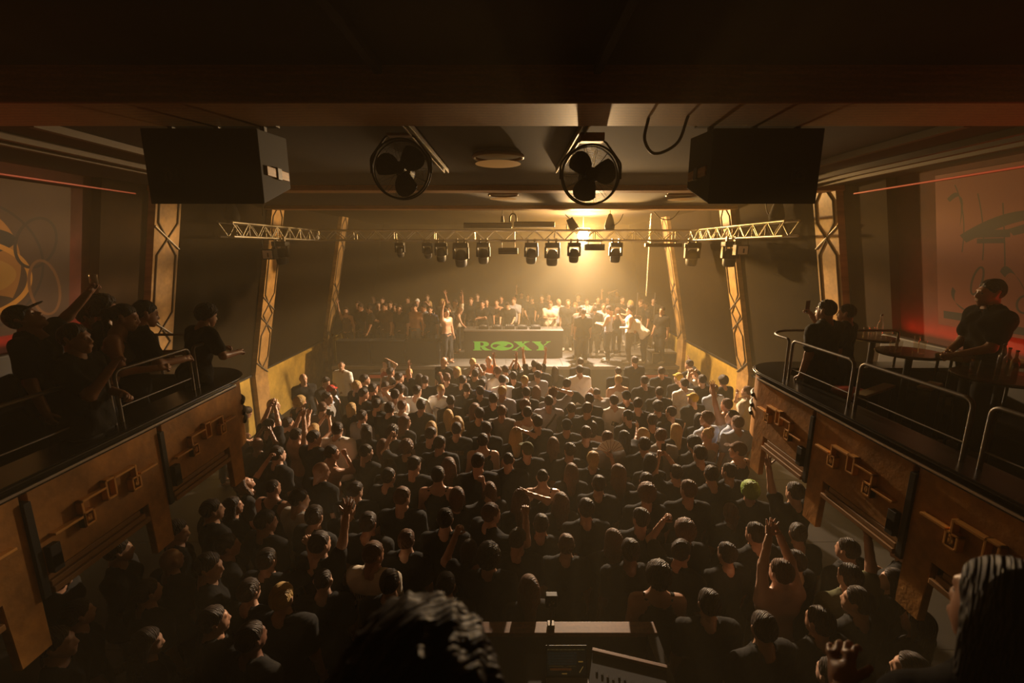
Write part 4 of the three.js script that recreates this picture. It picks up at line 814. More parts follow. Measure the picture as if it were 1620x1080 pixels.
// ---------- ceiling: lights, fans, loudspeakers ----------
for (const [px, py, label] of [[788, 248, 'round ceiling light between the two fans'], [796, 308, 'small round ceiling light beyond the fans, at the middle'], [1078, 309, 'small round ceiling light beyond the fans, on the right']]) {
  const p = atY(px, py, 5.52), o = thing('ceiling_light', label, 'ceiling light', [p.x, 5.52, p.z]);
  part('rim', new THREE.TorusGeometry(0.25, 0.02, 8, 36).rotateX(Math.PI / 2), M.wood, o); part('diffuser', new THREE.SphereGeometry(0.245, 30, 6, 0, Math.PI * 2, 0, 0.5).translate(0, -0.215, 0).scale(1, 0.3, 1).rotateX(Math.PI).translate(0, -0.07, 0).scale(2, 1, 2), std([0.55, 0.42, 0.26], 0.4, { emissive: rgb(1, 0.4, 0.06), emissiveIntensity: 0.11 }), o); part('can', cyl(0, 0.005, 0, 0.24, 0.24, 0.05, 30), M.dull, o);
}
function fan(px, py, t, spin, label) {
  const p = at(px, py, t), o = thing('ceiling_fan', label, 'fan', [p.x, p.y, p.z]), R = 0.235;
  const gd = new THREE.Group(); gd.name = 'guard'; o.add(gd);
  for (const z of [0.07, -0.09]) part('guard_rim', new THREE.TorusGeometry(R, z > 0 ? 0.0085 : 0.007, 6, 48).translate(0, 0, z > 0 ? 0.03 : -0.05), M.black, gd);
  const ring = []; for (const s of [0, 1]) { for (let i = 1; i < 16; i++) { const r = 0.05 + (i * (R - 0.05)) / 16; ring.push(new THREE.TorusGeometry(r, 0.0011, 3, 40).translate(0, 0, (s ? -0.05 - 0.05 * Math.cos((r / R) * 1.5) : 0.03 + 0.045 * Math.cos((r / R) * 1.5)))); } for (let i = 0; i < 14; i++) { const a = (i * Math.PI) / 7; ring.push(rod([0.05 * Math.cos(a), 0.05 * Math.sin(a), s ? -0.1 : 0.075], [R * Math.cos(a), R * Math.sin(a), s ? -0.05 : 0.03], 0.0016, 4)); } }
  part('guard_wires', ring, M.black, gd); part('badge', new THREE.CylinderGeometry(0.05, 0.05, 0.012, 24).rotateX(Math.PI / 2).translate(0, 0, 0.078), M.black, gd);
  part('motor', new THREE.CylinderGeometry(0.065, 0.075, 0.14, 20).rotateX(Math.PI / 2).translate(0, 0, -0.12), M.black, o);
  const rot = new THREE.Group(); rot.name = 'rotor'; rot.rotation.z = spin; o.add(rot); part('hub', new THREE.CylinderGeometry(0.045, 0.05, 0.07, 18).rotateX(Math.PI / 2), M.black, rot);
  const bs = new THREE.Shape(); bs.moveTo(0.02, -0.03); bs.bezierCurveTo(0.06, -0.12, 0.16, -0.15, 0.2, -0.08); bs.bezierCurveTo(0.225, -0.02, 0.21, 0.05, 0.17, 0.075); bs.bezierCurveTo(0.12, 0.07, 0.06, 0.06, 0.02, 0.03); bs.closePath();
  const bg = new THREE.ExtrudeGeometry(bs, { depth: 0.005, bevelEnabled: true, bevelSize: 0.002, bevelThickness: 0.002, bevelSegments: 1, curveSegments: 10 }).rotateX(0.3);
  for (let i = 0; i < 3; i++) part('blade', bg, M.black, rot).rotation.z = (i * Math.PI * 2) / 3;
  const top = 5.52 - p.y; part('yoke', pipe([[-R - 0.015, -0.03, 0], [-R - 0.015, 0.09, 0], [-0.11, R + 0.03, 0.0], [0.11, R + 0.03, 0], [R + 0.015, 0.09, 0], [R + 0.015, -0.03, 0]], 0.009, 0.03, 6), M.black, o);
  part('mount', [box(-0.1, R + 0.02, -0.05, 0.1, top, 0.05, 0.01)], M.wood, o);
}
fan(635, 268, 3.78, 0.9, 'round ceiling fan in the dark, left of the ceiling light'); fan(934, 277, 3.78, 0.35, 'round ceiling fan with three visible blades, right of the ceiling light');
for (const s of [-1, 1]) { // wedge cabinets, their underside rising towards the stage
  const [x0, x1] = s < 0 ? [-2.64, -1.825] : [1.445, 2.22], o = thing('loudspeaker', `large black loudspeaker cabinet hanging under the ceiling on the ${s < 0 ? 'left' : 'right'}`, 'loudspeaker', [(x0 + x1) / 2, 4.93, -3.48]), w = (x1 - x0) / 2;
  const sh = new THREE.Shape([[0, 0], [0, 0.5], [0.43, 0.53], [0.43, 0.155]].map((p) => new THREE.Vector2(...p)));
  part('cabinet', new THREE.ExtrudeGeometry(sh, { depth: w * 2, bevelEnabled: true, bevelSize: 0.008, bevelThickness: 0.008, bevelSegments: 2 }).rotateY(Math.PI / 2).translate(-w, 0, 0), M.matte, o);
  part('front_grille', box(-w + 0.03, 0.19, -0.445, w - 0.03, 0.5, -0.432, 0.004), M.grille, o);
  part('connector_plate', [box(s * 0.24 - 0.05, 0.14, 0.006, s * 0.24 + 0.05, 0.24, 0.014, 0.004), new THREE.TorusGeometry(0.022, 0.006, 6, 16).translate(s * 0.24, 0.19, 0.016)], M.black, o);
  const ix = -s * (w + 0.01); part('side_handle', box(ix - 0.012, 0.2, -0.4, ix + 0.012, 0.27, -0.06, 0.006), M.moulding, o); part('handle_pin', box(ix - 0.02, 0.19, -0.27, ix + 0.02, 0.28, -0.2, 0.006), M.black, o);
  for (const k of [-w + 0.06, 0, w - 0.06]) part('hanging_strut', box(k - 0.018, 0.49, -0.24, k + 0.018, 0.66, -0.2, 0.003), M.black, o);
  part('hanging_frame', box(-w - 0.05, 0.57, -0.26, w + 0.05, 0.62, -0.18, 0.004), M.black, o);
}

// ---------- table on the stage, its sign and the decks ----------
{
  const t = thing('performance_table', 'long dark table on the stage with a glowing green name on its front', 'table', [0.05, 1.0, -15.2]);
  part('table_top', box(-1.66, 0.9, -0.42, 1.66, 0.95, 0.36, 0.01), M.dull, t); part('front_panel', box(-1.64, 0.0, 0.3, 1.64, 0.9, 0.34, 0.005), M.stageFront, t);
  for (const s of [-1, 1]) part('side_panel', box(s * 1.6, 0, -0.4, s * 1.64, 0.9, 0.3, 0.005), M.stageFront, t);
  const sign = new THREE.Group(); sign.name = 'sign'; sign.position.set(-0.05 - 1.3, 0.265, 0.343); sign.scale.set(0.0031, 0.0031, 1); t.add(sign);
  const green = std([0.1, 0.4, 0.04], 0.6, { emissive: rgb(0.09, 0.52, 0.035), emissiveIntensity: 0.5 }), V = (a) => a.map((p) => new THREE.Vector2(...p));
  const R = new THREE.Shape(); R.moveTo(0, 0); R.lineTo(0, 7); R.quadraticCurveTo(14, 8, 15, 16); R.lineTo(15, 82); R.quadraticCurveTo(14, 91, 3, 92); R.lineTo(3, 98); R.lineTo(108, 98); R.bezierCurveTo(190, 96, 190, 46, 124, 42); R.quadraticCurveTo(160, 8, 200, 7); R.lineTo(200, 0); R.lineTo(130, 0); R.quadraticCurveTo(100, 6, 84, 40); R.lineTo(78, 40); R.lineTo(78, 16); R.quadraticCurveTo(80, 8, 96, 7); R.lineTo(96, 0); R.closePath();
  const rh = new THREE.Path(); rh.moveTo(78, 88); rh.lineTo(92, 88); rh.bezierCurveTo(122, 86, 122, 52, 92, 51); rh.lineTo(78, 51); rh.closePath(); R.holes.push(rh);
  const O = new THREE.Shape(); O.absellipse(312, 50, 124, 51, 0, Math.PI * 2);
  for (const k of [1, -1]) { const p = new THREE.Path(), q = (x, y) => [312 + k * (x - 312), 50 + k * (y - 50)]; p.moveTo(...q(206, 50)); p.bezierCurveTo(...q(226, 78), ...q(276, 70), ...q(306, 52)); p.bezierCurveTo(...q(282, 58), ...q(262, 50), ...q(256, 38)); p.bezierCurveTo(...q(244, 26), ...q(214, 30), ...q(206, 50)); O.holes.push(p); }
  const X1 = new THREE.Shape(V([[440, 98], [440, 92], [456, 86], [548, 10], [540, 6], [540, 0], [632, 0], [632, 6], [616, 11], [524, 87], [532, 92], [532, 98]])), X2 = new THREE.Shape(V([[424, 0], [424, 6], [444, 10], [498, 46], [506, 38], [466, 9], [480, 6], [480, 0]])), X3 = new THREE.Shape(V([[522, 54], [514, 62], [556, 88], [542, 92], [542, 98], [606, 98], [606, 92], [580, 88]]));
  const Y1 = new THREE.Shape(V([[636, 98], [636, 92], [650, 88], [704, 44], [704, 12], [684, 7], [684, 0], [780, 0], [780, 7], [762, 12], [762, 48], [722, 88], [734, 92], [734, 98]])), Y2 = new THREE.Shape(V([[768, 52], [760, 58], [798, 88], [784, 92], [784, 98], [836, 100], [834, 94], [816, 90]]));
  const ex = (s) => new THREE.ExtrudeGeometry(s, { depth: 0.012, bevelEnabled: false, curveSegments: 20 });
  part('sign_letter', ex(R), green, sign); part('sign_letter', ex(O), green, sign); part('sign_letter', [ex(X1), ex(X2), ex(X3)], green, sign); part('sign_letter', [ex(Y1), ex(Y2)], green, sign);
}
const TT = 1.951;
[-0.95, -0.5, 0.35, 0.8].forEach((x, i) => { const o = thing('media_player', `flat black disc player on the stage table, ${inRow[i]}`, 'disc player', [x, TT, -15.2], 0, 'players on the stage table'); part('case', box(-0.16, 0, -0.2, 0.16, 0.1, 0.2, 0.012), M.black, o); part('jog_wheel', cyl(0, 0.1, 0.06, 0.105, 0.1, 0.018, 28), M.dull, o); part('screen', box(-0.09, 0.1, -0.17, 0.09, 0.118, -0.07, 0.006), M.gloss, o); for (const k of [0, 1]) part('button', cyl(-0.12, 0.1, 0.12 + k * 0.045, 0.016, 0.015, 0.01, 12), M.steel, o); });
{ const o = thing('audio_mixer', 'black audio mixer between the disc players', 'mixer', [-0.07, TT, -15.2]); part('case', box(-0.16, 0, -0.2, 0.16, 0.11, 0.2, 0.012), M.black, o); for (let i = 0; i < 4; i++) { for (let j = 0; j < 3; j++) part('knob', cyl(-0.105 + i * 0.07, 0.11, -0.12 + j * 0.06, 0.014, 0.011, 0.02, 10), M.steel, o); part('fader', box(-0.115 + i * 0.07, 0.11, 0.1, -0.095 + i * 0.07, 0.125, 0.125, 0.003), M.white, o); } }
function bottle(x, y, z, mat, label, group, h = 0.26, r = 0.033) { const o = thing('bottle', label, 'bottle', [x, y, z], 0, group); part('glass_body', new THREE.LatheGeometry([[0, 0], [r * 0.9, 0], [r, 0.012], [r, h * 0.58], [r * 0.8, h * 0.68], [r * 0.36, h * 0.78], [r * 0.34, h * 0.97], [r * 0.4, h]].map((p) => new THREE.Vector2(...p)), 16), mat, o); part('bottle_cap', cyl(0, h, 0, r * 0.42, r * 0.42, 0.014, 12), M.dull, o); return o; }
function tumbler(x, y, z, label, group, h = 0.12, r = 0.036) { const o = thing('drinking_glass', label, 'glass', [x, y, z], 0, group); part('glass_wall', new THREE.LatheGeometry([[0, 0], [r * 0.8, 0], [r * 0.84, 0.006], [r, h], [r * 0.93, h], [r * 0.78, 0.014], [0, 0.014]].map((p) => new THREE.Vector2(...p)), 18), M.glass, o); return o; }
const brown = new THREE.MeshPhysicalMaterial({ color: rgb(0.5, 0.26, 0.08), roughness: 0.06, transmission: 0.9, thickness: 0 }), clear = M.glass;
[[-1.45, -15.1], [-1.3, -15.35], [-1.18, -15.05], [1.25, -15.3], [1.36, -15.08], [1.52, -15.25]].forEach(([x, z], i) => i % 2 ? tumbler(x, TT, z, `clear tumbler on the ${x < 0 ? 'left' : 'right'} end of the stage table, ${['', 'between two bottles', '', 'leftmost there', '', 'rightmost there'][i]}`, 'drinks on the stage table', 0.15) : bottle(x, TT, z, clear, `clear bottle on the ${x < 0 ? 'left' : 'right'} end of the stage table, ${['farthest left', '', 'nearest the players', '', 'between two tumblers'][i]}`, 'drinks on the stage table', 0.3));
[-5.05, -3.95, -2.85].forEach((x, i) => { const o = thing('subwoofer', `black subwoofer cabinet before the left stage crowd, ${['leftmost', 'middle one', 'rightmost'][i]} of three`, 'loudspeaker', [x, 1.0, -14.3], 0, 'subwoofers on the left of the stage'); part('cabinet', box(-0.53, 0, -0.22, 0.53, 0.74, 0.22, 0.012), M.matte, o); part('grille', box(-0.47, 0.06, 0.22, 0.47, 0.68, 0.235, 0.006), M.grille, o); for (const s of [-1, 1]) part('handle', box(s * 0.51 - 0.012, 0.36, -0.08, s * 0.51 + 0.025, 0.42, 0.08, 0.01), M.dull, o); });
{ const o = thing('equipment_case', 'dark flight case with metal edges at the right end of the stage', 'case', [4.85, 1.0, -14.4]); part('shell', box(-0.38, 0, -0.3, 0.38, 0.34, 0.3, 0.01), M.black, o); for (const s of [-1, 1]) part('edge_strip', box(s * 0.38 - 0.012, 0, 0.29, s * 0.38 + 0.012, 0.345, 0.312, 0.004), M.alu, o); part('lid_strip', box(-0.39, 0.33, -0.31, 0.39, 0.352, 0.31, 0.004), M.alu, o); }
for (const [dx, l] of [[-0.2, 'left'], [-0.05, 'middle'], [0.12, 'right']]) tumbler(4.85 + dx, 1.353, -14.3, `plastic cup on the flight case at the stage end, ${l} one`, 'cups on the flight case', 0.13, 0.042);
{ const o = thing('glass_screen', 'clear upright screen standing at the right end of the stage', 'screen', [4.75, 1.0, -16.1]); part('screen_pane', box(-0.3, 0.1, -0.006, 0.3, 2.05, 0.006, 0.002), M.pane, o); for (const s of [-1, 1]) part('screen_post', box(s * 0.31 - 0.012, 0, -0.02, s * 0.31 + 0.012, 2.07, 0.02, 0.003), M.dull, o); }
// ---------- wall art, benches and red light on the balconies ----------
const DECK = 2.42;
function canvasTexture(w, h, draw) { const c = document.createElement('canvas'); c.width = w; c.height = h; draw(c.getContext('2d'), w, h); const t = new THREE.CanvasTexture(c); t.colorSpace = THREE.SRGBColorSpace; t.anisotropy = 4; return t; }
const thornArt = canvasTexture(1024, 768, (g, w, h) => { g.fillStyle = '#74301c'; g.fillRect(0, 0, w, h); g.strokeStyle = g.fillStyle = '#0e0705'; g.lineCap = 'round';
  const thorn = (x0, y0, cx, cy, x1, y1, w0) => { g.beginPath(); g.moveTo(x0, y0); g.quadraticCurveTo(cx, cy, x1, y1); g.quadraticCurveTo(cx + w0 * 0.7, cy + w0, x0 + w0 * 0.5, y0 + w0 * 0.6); g.fill(); };
  thorn(60, 120, 150, 30, 120, 260, 26); thorn(120, 300, 400, 130, 560, 260, 60); thorn(330, 280, 600, 200, 760, 120, 46); thorn(560, 480, 760, 330, 980, 120, 38); thorn(700, 620, 860, 470, 1000, 470, 44); thorn(300, 470, 330, 380, 420, 600, 40); thorn(80, 560, 40, 640, 200, 690, 30); thorn(620, 380, 560, 560, 480, 700, 30);
  g.fillRect(150, 280, 190, 34); g.fillRect(200, 318, 120, 22); g.fillRect(520, 250, 300, 36); g.fillRect(30, 690, 150, 40); g.fillRect(300, 715, 110, 36);
  g.lineWidth = 9; for (const [x, y, a, b] of [[200, 520, 22, 70], [400, 610, 30, 40], [610, 560, 18, 60]]) { g.beginPath(); g.ellipse(x, y, a, b, 0.3, 0, 6.3); g.stroke(); }
  g.lineWidth = 5; for (let i = 0; i < 9; i++) { g.beginPath(); g.moveTo(100 + i * 105, 60 + (i * 53) % 200); g.quadraticCurveTo(160 + i * 80, 200 + (i * 71) % 250, 130 + i * 95, 380 + (i * 37) % 240); g.stroke(); } });
const curlArt = canvasTexture(1024, 768, (g, w, h) => { g.fillStyle = '#3e2614'; g.fillRect(0, 0, w, h); const ring = (x, y, rx, ry, a, lw, c) => { g.strokeStyle = c; g.lineWidth = lw; g.beginPath(); g.ellipse(x, y, rx, ry, a, 0, 6.3); g.stroke(); };
  g.fillStyle = '#9a6a2a'; g.beginPath(); g.ellipse(560, 430, 230, 300, 0.1, 0, 6.3); g.fill(); g.fillStyle = '#120c07'; g.beginPath(); g.ellipse(580, 300, 190, 70, -0.08, 0, 6.3); g.fill(); g.fillStyle = '#a98138'; g.beginPath(); g.ellipse(590, 460, 180, 95, 0, 0, 6.3); g.fill(); g.fillStyle = '#3c2812'; g.beginPath(); g.ellipse(600, 600, 170, 50, 0, 0, 6.3); g.fill();
  ring(580, 470, 250, 180, 0.1, 24, '#c08a34'); ring(560, 420, 330, 320, 0, 12, '#22150b'); ring(860, 300, 90, 130, 0.3, 14, '#22150b'); ring(900, 540, 70, 150, -0.2, 14, '#6e4820'); ring(250, 300, 120, 200, 0.4, 14, '#22150b'); });
function mural(s, tex, z0, z1, y0, y1, label) {
  const o = thing('wall_painting', label, 'painting', [wallX(s, y0) - s * 0.06, y0, (z0 + z1) / 2]); o.rotation.z = s * Math.atan(LEAN);
  const H = y1 - y0, L = Math.abs(z1 - z0), g = new THREE.PlaneGeometry(L, H).rotateY(-s * Math.PI / 2).translate(-s * 0.031, H / 2, 0);
  part('canvas_print', g, new THREE.MeshStandardMaterial({ map: tex, roughness: 0.7 }), o); part('backing_panel', box(-0.03, 0, -L / 2, 0.03, H, L / 2, 0.004), M.wallBrown, o);
}
mural(1, thornArt, -5.75, -3.2, 3.66, 5.5, 'red-lit painting with dark thorny shapes on the right wall'); mural(-1, curlArt, -6.05, -3.4, 3.6, 5.4, 'painting with golden curling shapes on the left wall');
for (const s of [-1, 1]) {
  const side = s < 0 ? 'left' : 'right', xw = wallX(s, 3.45) - s * 0.06, o = thing('wall_bench', `long padded bench along the ${side} balcony wall`, 'bench', [0, DECK, 0]);
  const bx = (d0, d1, y0, y1, z0, z1, r = 0.03) => box(xw - s * d0, y0, z0, xw - s * d1, y1, z1, r);
  for (let i = 0; i < 5; i++) { const z1 = -6.5 + i * 1.3; part('seat_cushion', bx(0.1, 0.56, 0.3, 0.45, z1, z1 + 1.29), M.leatherDark, o); part('back_cushion', bx(0.05, 0.17, 0.42, 0.98, z1, z1 + 1.29), M.leatherDark, o); }
  part('bench_base', bx(0.08, 0.5, 0, 0.3, -6.5, 0, 0.005), M.matte, o);
  const strip = (name, y, d, z0, z1, inten, label, glow) => { const x = wallX(s, y) - s * d, t = thing('light_strip', label, 'light strip', [x, y, (z0 + z1) / 2]), L = Math.abs(z1 - z0); part('light_tube', box(-0.01, -0.01, -L / 2, 0.01, 0.01, L / 2, 0.004), std([0.4, 0.03, 0.02], 0.5, { emissive: rgb(1, 0.05, 0.02), emissiveIntensity: glow }), t); return x; };
  // one red tube behind the bench washes up the wall, one runs under the ceiling edge
  const xa = strip('foot', 3.34, 0.02, -6.7, 0, 0, `red light strip behind the ${side} balcony bench`, 0.6);
  redStrip('red_wash_' + side, 6.4, 0.05, new V3(xa, 3.42, -3.3), new V3(xa + s * 0.1, 4.6, -3.3), s > 0 ? 22 : 16);
  strip('top', 5.38, 0.22, -6.9, -3.6, 0, `red light strip under the ceiling on the ${side}`, s > 0 ? 0.16 : 0.07);
}
// ---------- tables, drinks and stools on the right balcony ----------
[[1382, 533, 5.95, 'farthest'], [1440, 556, 5.1, 'middle'], [1585, 594, 4.25, 'nearest']].forEach(([px, py, t, which], i) => {
  const p = at(px, py, t), o = thing('bar_table', `round dark red bar table on the right balcony, ${which} one of three`, 'table', [p.x, DECK, p.z], 0, 'round tables on the right balcony'), h = p.y - DECK, r = [0.27, 0.32, 0.36][i];
  part('table_top', new THREE.LatheGeometry([[0, h - 0.035], [r - 0.02, h - 0.035], [r, h - 0.02], [r, h - 0.006], [r - 0.008, h], [0, h]].map((q) => new THREE.Vector2(...q)), 40), M.table, o); part('column', cyl(0, 0.02, 0, 0.035, 0.035, h - 0.05, 16), M.black, o); part('foot_plate', cyl(0, 0, 0, 0.2, 0.19, 0.02, 28), M.black, o);
  const sets = [[['g', -0.17, 0.08], ['g', -0.1, 0.12], ['g', -0.06, 0.02], ['b', -0.02, 0.1], ['b', 0.05, 0.02], ['g', 0.08, 0.14]], [['g', -0.22, 0.02], ['g', -0.14, 0.0], ['g', 0.03, 0.1], ['t', 0.1, -0.05]], [['g', -0.22, -0.05], ['g', -0.1, 0.12], ['b', -0.03, 0.0], ['B', 0.03, 0.06], ['B', 0.09, -0.06], ['g', 0.08, 0.16], ['g', 0.15, 0.1], ['g', 0.2, -0.02]]][i];
  const n = {}; for (const q of sets) n[q[0]] = (n[q[0]] ?? 0) + 1; const k = {};
  for (const [c, dx, dz] of sets) { const m = (k[c] = (k[c] ?? 0) + 1), w = n[c] === 1 ? 'only one there' : `${['leftmost', 'second from left', 'third from left', 'fourth from left', 'fifth from left'][m - 1]} there`, x = p.x + dx, z = p.z + dz, y = p.y + 0.001, G = 'glassware on the right balcony tables';
    if (c === 'g') tumbler(x, y, z, `clear tumbler on the ${which} round table, ${w}`, G, 0.12 + 0.02 * (m % 2)); else if (c === 't') tumbler(x, y, z, `tall slim glass on the ${which} round table, ${w}`, G, 0.17, 0.028); else bottle(x, y, z, c === 'B' ? brown : clear, `${c === 'B' ? 'amber' : 'clear'} bottle on the ${which} round table, ${w}`, G, c === 'B' ? 0.24 : 0.29); }
});
{ const p = atY(1322, 618, 3.05), o = thing('bar_stool', 'round red padded stool behind the right balcony railing', 'stool', [p.x + 0.15, DECK, p.z]); part('seat', new THREE.LatheGeometry([[0, 0.56], [0.14, 0.56], [0.17, 0.6], [0.16, 0.65], [0, 0.67]].map((q) => new THREE.Vector2(...q)), 24), M.redLeather, o); part('column', cyl(0, 0.02, 0, 0.03, 0.025, 0.55, 14), M.steel, o); part('foot_plate', cyl(0, 0, 0, 0.18, 0.17, 0.02, 24), M.black, o); part('foot_ring', new THREE.TorusGeometry(0.13, 0.01, 6, 24).rotateX(Math.PI / 2).translate(0, 0.22, 0), M.steel, o); }
for (const [px, py, t, ry, label] of [[1515, 560, 4.75, 0.25, 'square tan stool cushion beside the middle round table'], [1608, 570, 4.75, -0.2, 'square tan stool cushion behind the nearest round table']]) { const p = at(px, py, t), h = p.y - DECK, o = thing('padded_stool', label, 'stool', [p.x, DECK, p.z], ry); part('seat', box(-0.13, h - 0.06, -0.13, 0.13, h, 0.13, 0.02), M.leather, o); for (const a of [-1, 1]) for (const b of [-1, 1]) part('leg', rod([a * 0.12, 0, b * 0.11], [a * 0.1, h - 0.05, b * 0.1], 0.014, 6), M.black, o); }
for (const [px, py, t, L, label] of [[1385, 615, 5.0, 0.75, 'long tan seat board glinting below the round tables, left one'], [1472, 608, 4.7, 0.35, 'short tan seat board glinting below the middle round table']]) { const p = at(px, py, t), o = thing('bench_seat', label, 'bench', [p.x, DECK, p.z], 0.55); part('seat', box(-L / 2, p.y - DECK - 0.03, -0.06, L / 2, p.y - DECK, 0.06, 0.01), M.leather, o); for (const a of [-1, 1]) part('leg', box(a * L * 0.4 - 0.02, 0, -0.05, a * L * 0.4 + 0.02, p.y - DECK - 0.02, 0.05, 0.005), M.black, o); }
// ---------- people on the balconies ----------
const GUESTS = [
  [40, 505, 3.75, 'back', -60, 'kB', 'tk', 'm', 'person leaning back with an arm up, leftmost on the left balcony'],
  [120, 537, 3.45, 'smoke', -75, 'sd', 'tk', 'm', 'person in a dark shirt holding hands at the chest, at the left railing'],
  [143, 503, 4.5, 'stand', -60, 'sd', 'tk', 'm', 'person half hidden behind others, farther back on the left balcony'],
  [166, 490, 4.35, 'stand', -50, 'cd', 'tk', 'm', 'tall curly-haired person in the middle of the left balcony group'],
  [198, 503, 4.15, 'rail', -60, 'pd', 'cv', 'f', 'person in a crop top with one hand on the left railing'],
  [231, 497, 4.4, 'rail', -40, 'sB', 'tk', 'h', 'person in a loose black shirt leaning at the left railing'],
  [328, 500, 5.0, 'rail', -30, 'cd', 'tk', 'm', 'person bent over the curved end of the left railing'],
  [1306, 492, 4.95, 'one', 25, 'sd', 'tk', 'h', 'person in black holding up a phone at the right railing'],
  [1337, 507, 5.5, 'stand', 40, 'sd', 'tk', 'm', 'person mostly hidden behind the one filming on the right balcony'],
  [1566, 464, 4.6, 'perch', 75, 'sB', 'tk', 'm', 'person standing before the red painting on the right balcony'],
];
for (const [px, py, t, pose, yaw, hair, top, build, label] of GUESTS) {
  const J = rig(pose, build), p = at(px, py, t), k = THREE.MathUtils.clamp((p.y - DECK) / J.headAt.y, 0.86, 1.12), off = J.headAt.clone().setY(0).multiplyScalar(k).applyAxisAngle(new V3(0, 1, 0), THREE.MathUtils.degToRad(yaw));
  const n = person(p.clone().sub(off).setY(DECK + 0), { pose, yaw, hair, top, build, lod: 0, h: k, skin: px === 40 ? 2 : 1, tr: px === 198 ? 1 : 0, shoes: true }, label, px < 800 ? 'guests on the left balcony' : 'guests on the right balcony');
  if (pose === 'one') phoneAt(n, pose, build, 0, 'black phone held up at the right railing');
  if (pose === 'back') { const hp = handPoint(n, pose, build, 1), o = thing('drinking_glass', 'small glass held up on the left balcony', 'glass', [hp.x, hp.y, hp.z]); part('glass_wall', new THREE.LatheGeometry([[0, 0], [0.028, 0], [0.035, 0.1], [0.032, 0.1], [0.026, 0.01], [0, 0.01]].map((q) => new THREE.Vector2(...q)), 16), M.glass, o); }
}
for (const [px, py, t, pose, hair, build, label] of [[660, 1150, 0.62, 'stand', 'cB', 'm', 'dark curly head of a person right before the camera, bottom centre'], [1600, 985, 0.95, 'reach', 'lB', 'f', 'dark long-haired person right before the camera, bottom right, hand lifted']]) {
  const J = rig(pose, build), p = at(px, py, t), k = (p.y - 2.25) / J.headAt.y; person(p.clone().setY(2.25), { pose, yaw: 0, hair, top: 'tk', build, lod: 0, h: k, skin: 1 }, label, 'people on the rear balcony');
}
function phoneAt(n, pose, build, i, label) { const h = handPoint(n, pose, build, i, 0.1), o = thing('phone', label, 'phone', [h.x, h.y + 0.03, h.z], n.rotation.y); part('phone_case', box(-0.037, -0.07, -0.005, 0.037, 0.075, 0.005, 0.004), M.gloss, o); part('camera_bump', box(-0.03, 0.035, -0.008, -0.002, 0.066, -0.005, 0.001), M.dull, o); }
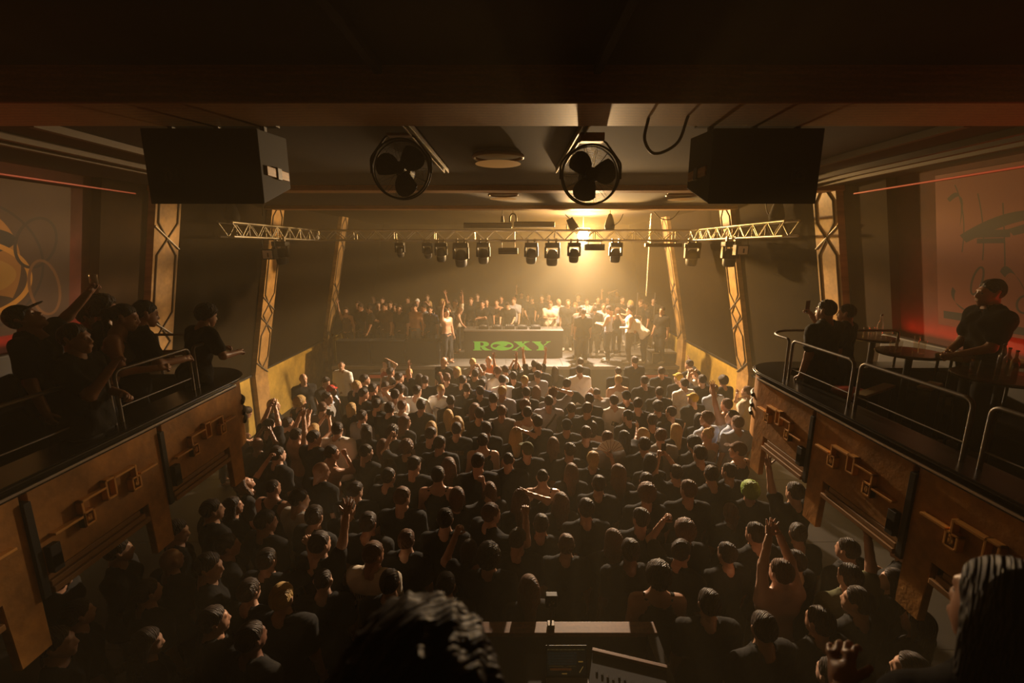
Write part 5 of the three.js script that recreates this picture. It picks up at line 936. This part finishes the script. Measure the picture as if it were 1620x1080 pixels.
// ---------- mixing position under the camera ----------
{
  const o = thing('desk_wall', 'low dark wall with a lit wooden ledge before the mixing position', 'counter', [0, 0, 0]);
  part('ledge', box(-0.45, 1.46, -3.31, 1.2, 1.5, -3.19, 0.006), M.wood, o); part('front_panel', box(-0.45, 0, -3.3, 1.18, 1.46, -3.24, 0.004), M.matte, o); part('side_panel', box(1.13, 0, -3.24, 1.19, 1.46, -1.6, 0.004), M.matte, o); part('side_ledge', box(1.11, 1.46, -3.19, 1.2, 1.49, -1.6, 0.004), M.gloss, o);
  const d = thing('mixing_desk_table', 'dark table under the laptop at the mixing position', 'table', [0, 0, 0]); part('table_top', box(0.1, 1.36, -3.1, 1.08, 1.4, -2.4, 0.006), M.matte, d); for (const x of [0.14, 1.04]) for (const z of [-3.06, -2.44]) part('leg', box(x - 0.025, 0, z - 0.025, x + 0.025, 1.36, z + 0.025, 0.004), M.black, d);
  const screenTex = canvasTexture(512, 320, (g, w, h) => { g.fillStyle = '#0c0e0c'; g.fillRect(0, 0, w, h); for (let i = 0; i < 26; i++) { g.fillStyle = i % 3 ? '#5a4a28' : '#8c7a48'; g.fillRect(12 + i * 19, 26, 12, 8); } g.fillStyle = '#152022'; for (let r = 0; r < 5; r++) for (let c = 0; c < 9; c++) g.fillRect(16 + c * 42, 60 + r * 30, 36, 22); g.fillStyle = '#6d5a30'; for (let i = 0; i < 8; i++) g.fillRect(30 + i * 24, 216, 14, 5), g.fillRect(270 + i * 14, 216, 8, 5); g.fillStyle = '#4c2a12'; g.fillRect(40, 240, 280, 26); g.fillStyle = '#a07a3a'; g.fillRect(190, 296, 70, 10); g.strokeStyle = '#b08c4c'; g.lineWidth = 7; g.beginPath(); g.moveTo(420, 290); g.lineTo(470, 220); g.stroke(); g.fillRect(410, 160, 60, 14); });
  const p = atY(897, 1074, 1.4), l = thing('laptop', 'open laptop with a dim screen at the mixing position', 'laptop', [p.x, 1.401, p.z]); part('keyboard_base', box(-0.16, 0, 0.0, 0.16, 0.016, 0.23, 0.006), M.dull, l);
  const lid = new THREE.Group(); lid.name = 'lid'; lid.rotation.x = -0.45; l.add(lid); part('lid_shell', box(-0.16, 0.01, -0.012, 0.16, 0.225, 0, 0.005), M.black, lid); part('screen', new THREE.PlaneGeometry(0.3, 0.19).translate(0, 0.12, 0.0015), std([0.02, 0.02, 0.02], 0.3, { emissiveMap: screenTex, emissive: rgb(1, 0.9, 0.7), emissiveIntensity: 0.35 }), lid);
  const m = atY(990, 1068, 1.5), c = thing('mixing_console', 'tilted dark mixing console with a lit top edge', 'console', [m.x, 1.401, m.z + 0.06], -0.28); part('console_body', box(-0.27, 0, -0.14, 0.27, 0.16, 0.2, 0.01), M.matte, c); part('back_edge', box(-0.275, 0.16, -0.15, 0.275, 0.185, -0.12, 0.004), M.wood, c); for (let i = 0; i < 12; i++) part('fader', box(-0.23 + i * 0.04, 0.16, 0.02 + 0.01 * (i % 4), -0.215 + i * 0.04, 0.172, 0.045 + 0.01 * (i % 4), 0.002), M.matte, c);
  const s = at(872, 945, 3.77), st = thing('clip_light', 'small clip-on device standing on the ledge by the mixing position', 'clip light', [s.x, 1.501, -3.25]); part('stem', rod([0, 0, 0], [0, s.y - 1.5, 0], 0.008, 8), M.black, st); part('clamp', box(-0.03, -0.0, -0.03, 0.03, 0.04, 0.03, 0.006), M.dull, st); part('device_body', box(-0.05, s.y - 1.56, -0.03, 0.05, s.y - 1.45, 0.03, 0.01), M.black, st); for (const [a, b] of [[-0.02, 0.0], [0.015, 0.015], [0.0, 0.03]]) part('metal_knob', new THREE.SphereGeometry(0.009, 8, 6).translate(a, s.y - 1.52 + b, 0.034), M.steel, st);
}
for (const [a, b, label] of [[[160, 1073], [237, 1027], 'near wooden rail in the dark at the bottom left'], [[347, 1017], [380, 993], 'farther wooden rail in the dark at the bottom left']]) { const A = atY(...a, 0.95), B = atY(...b, 0.95), o = thing('wooden_rail', label, 'rail', [A.x, 0, A.z]); const d = B.clone().sub(A).setY(0); part('rail_bar', rod([0, 0.93, 0], [d.x, 0.93, d.z], 0.035, 10), M.wood, o); for (const k of [0.08, 0.92]) part('post', rod([d.x * k, 0, d.z * k], [d.x * k, 0.92, d.z * k], 0.022, 8), M.black, o); }
// phones in the raised hands of the crowd
for (const p of people) if (p.pose === 'film' && p.d < 11.5) phoneAt(p.node, 'film', p.build, 0, p.label.includes(';') ? `phone held up in ${p.label.split('; ')[1]}` : 'phone held up by the blond person in a strappy top');
renderer.render(scene, camera);
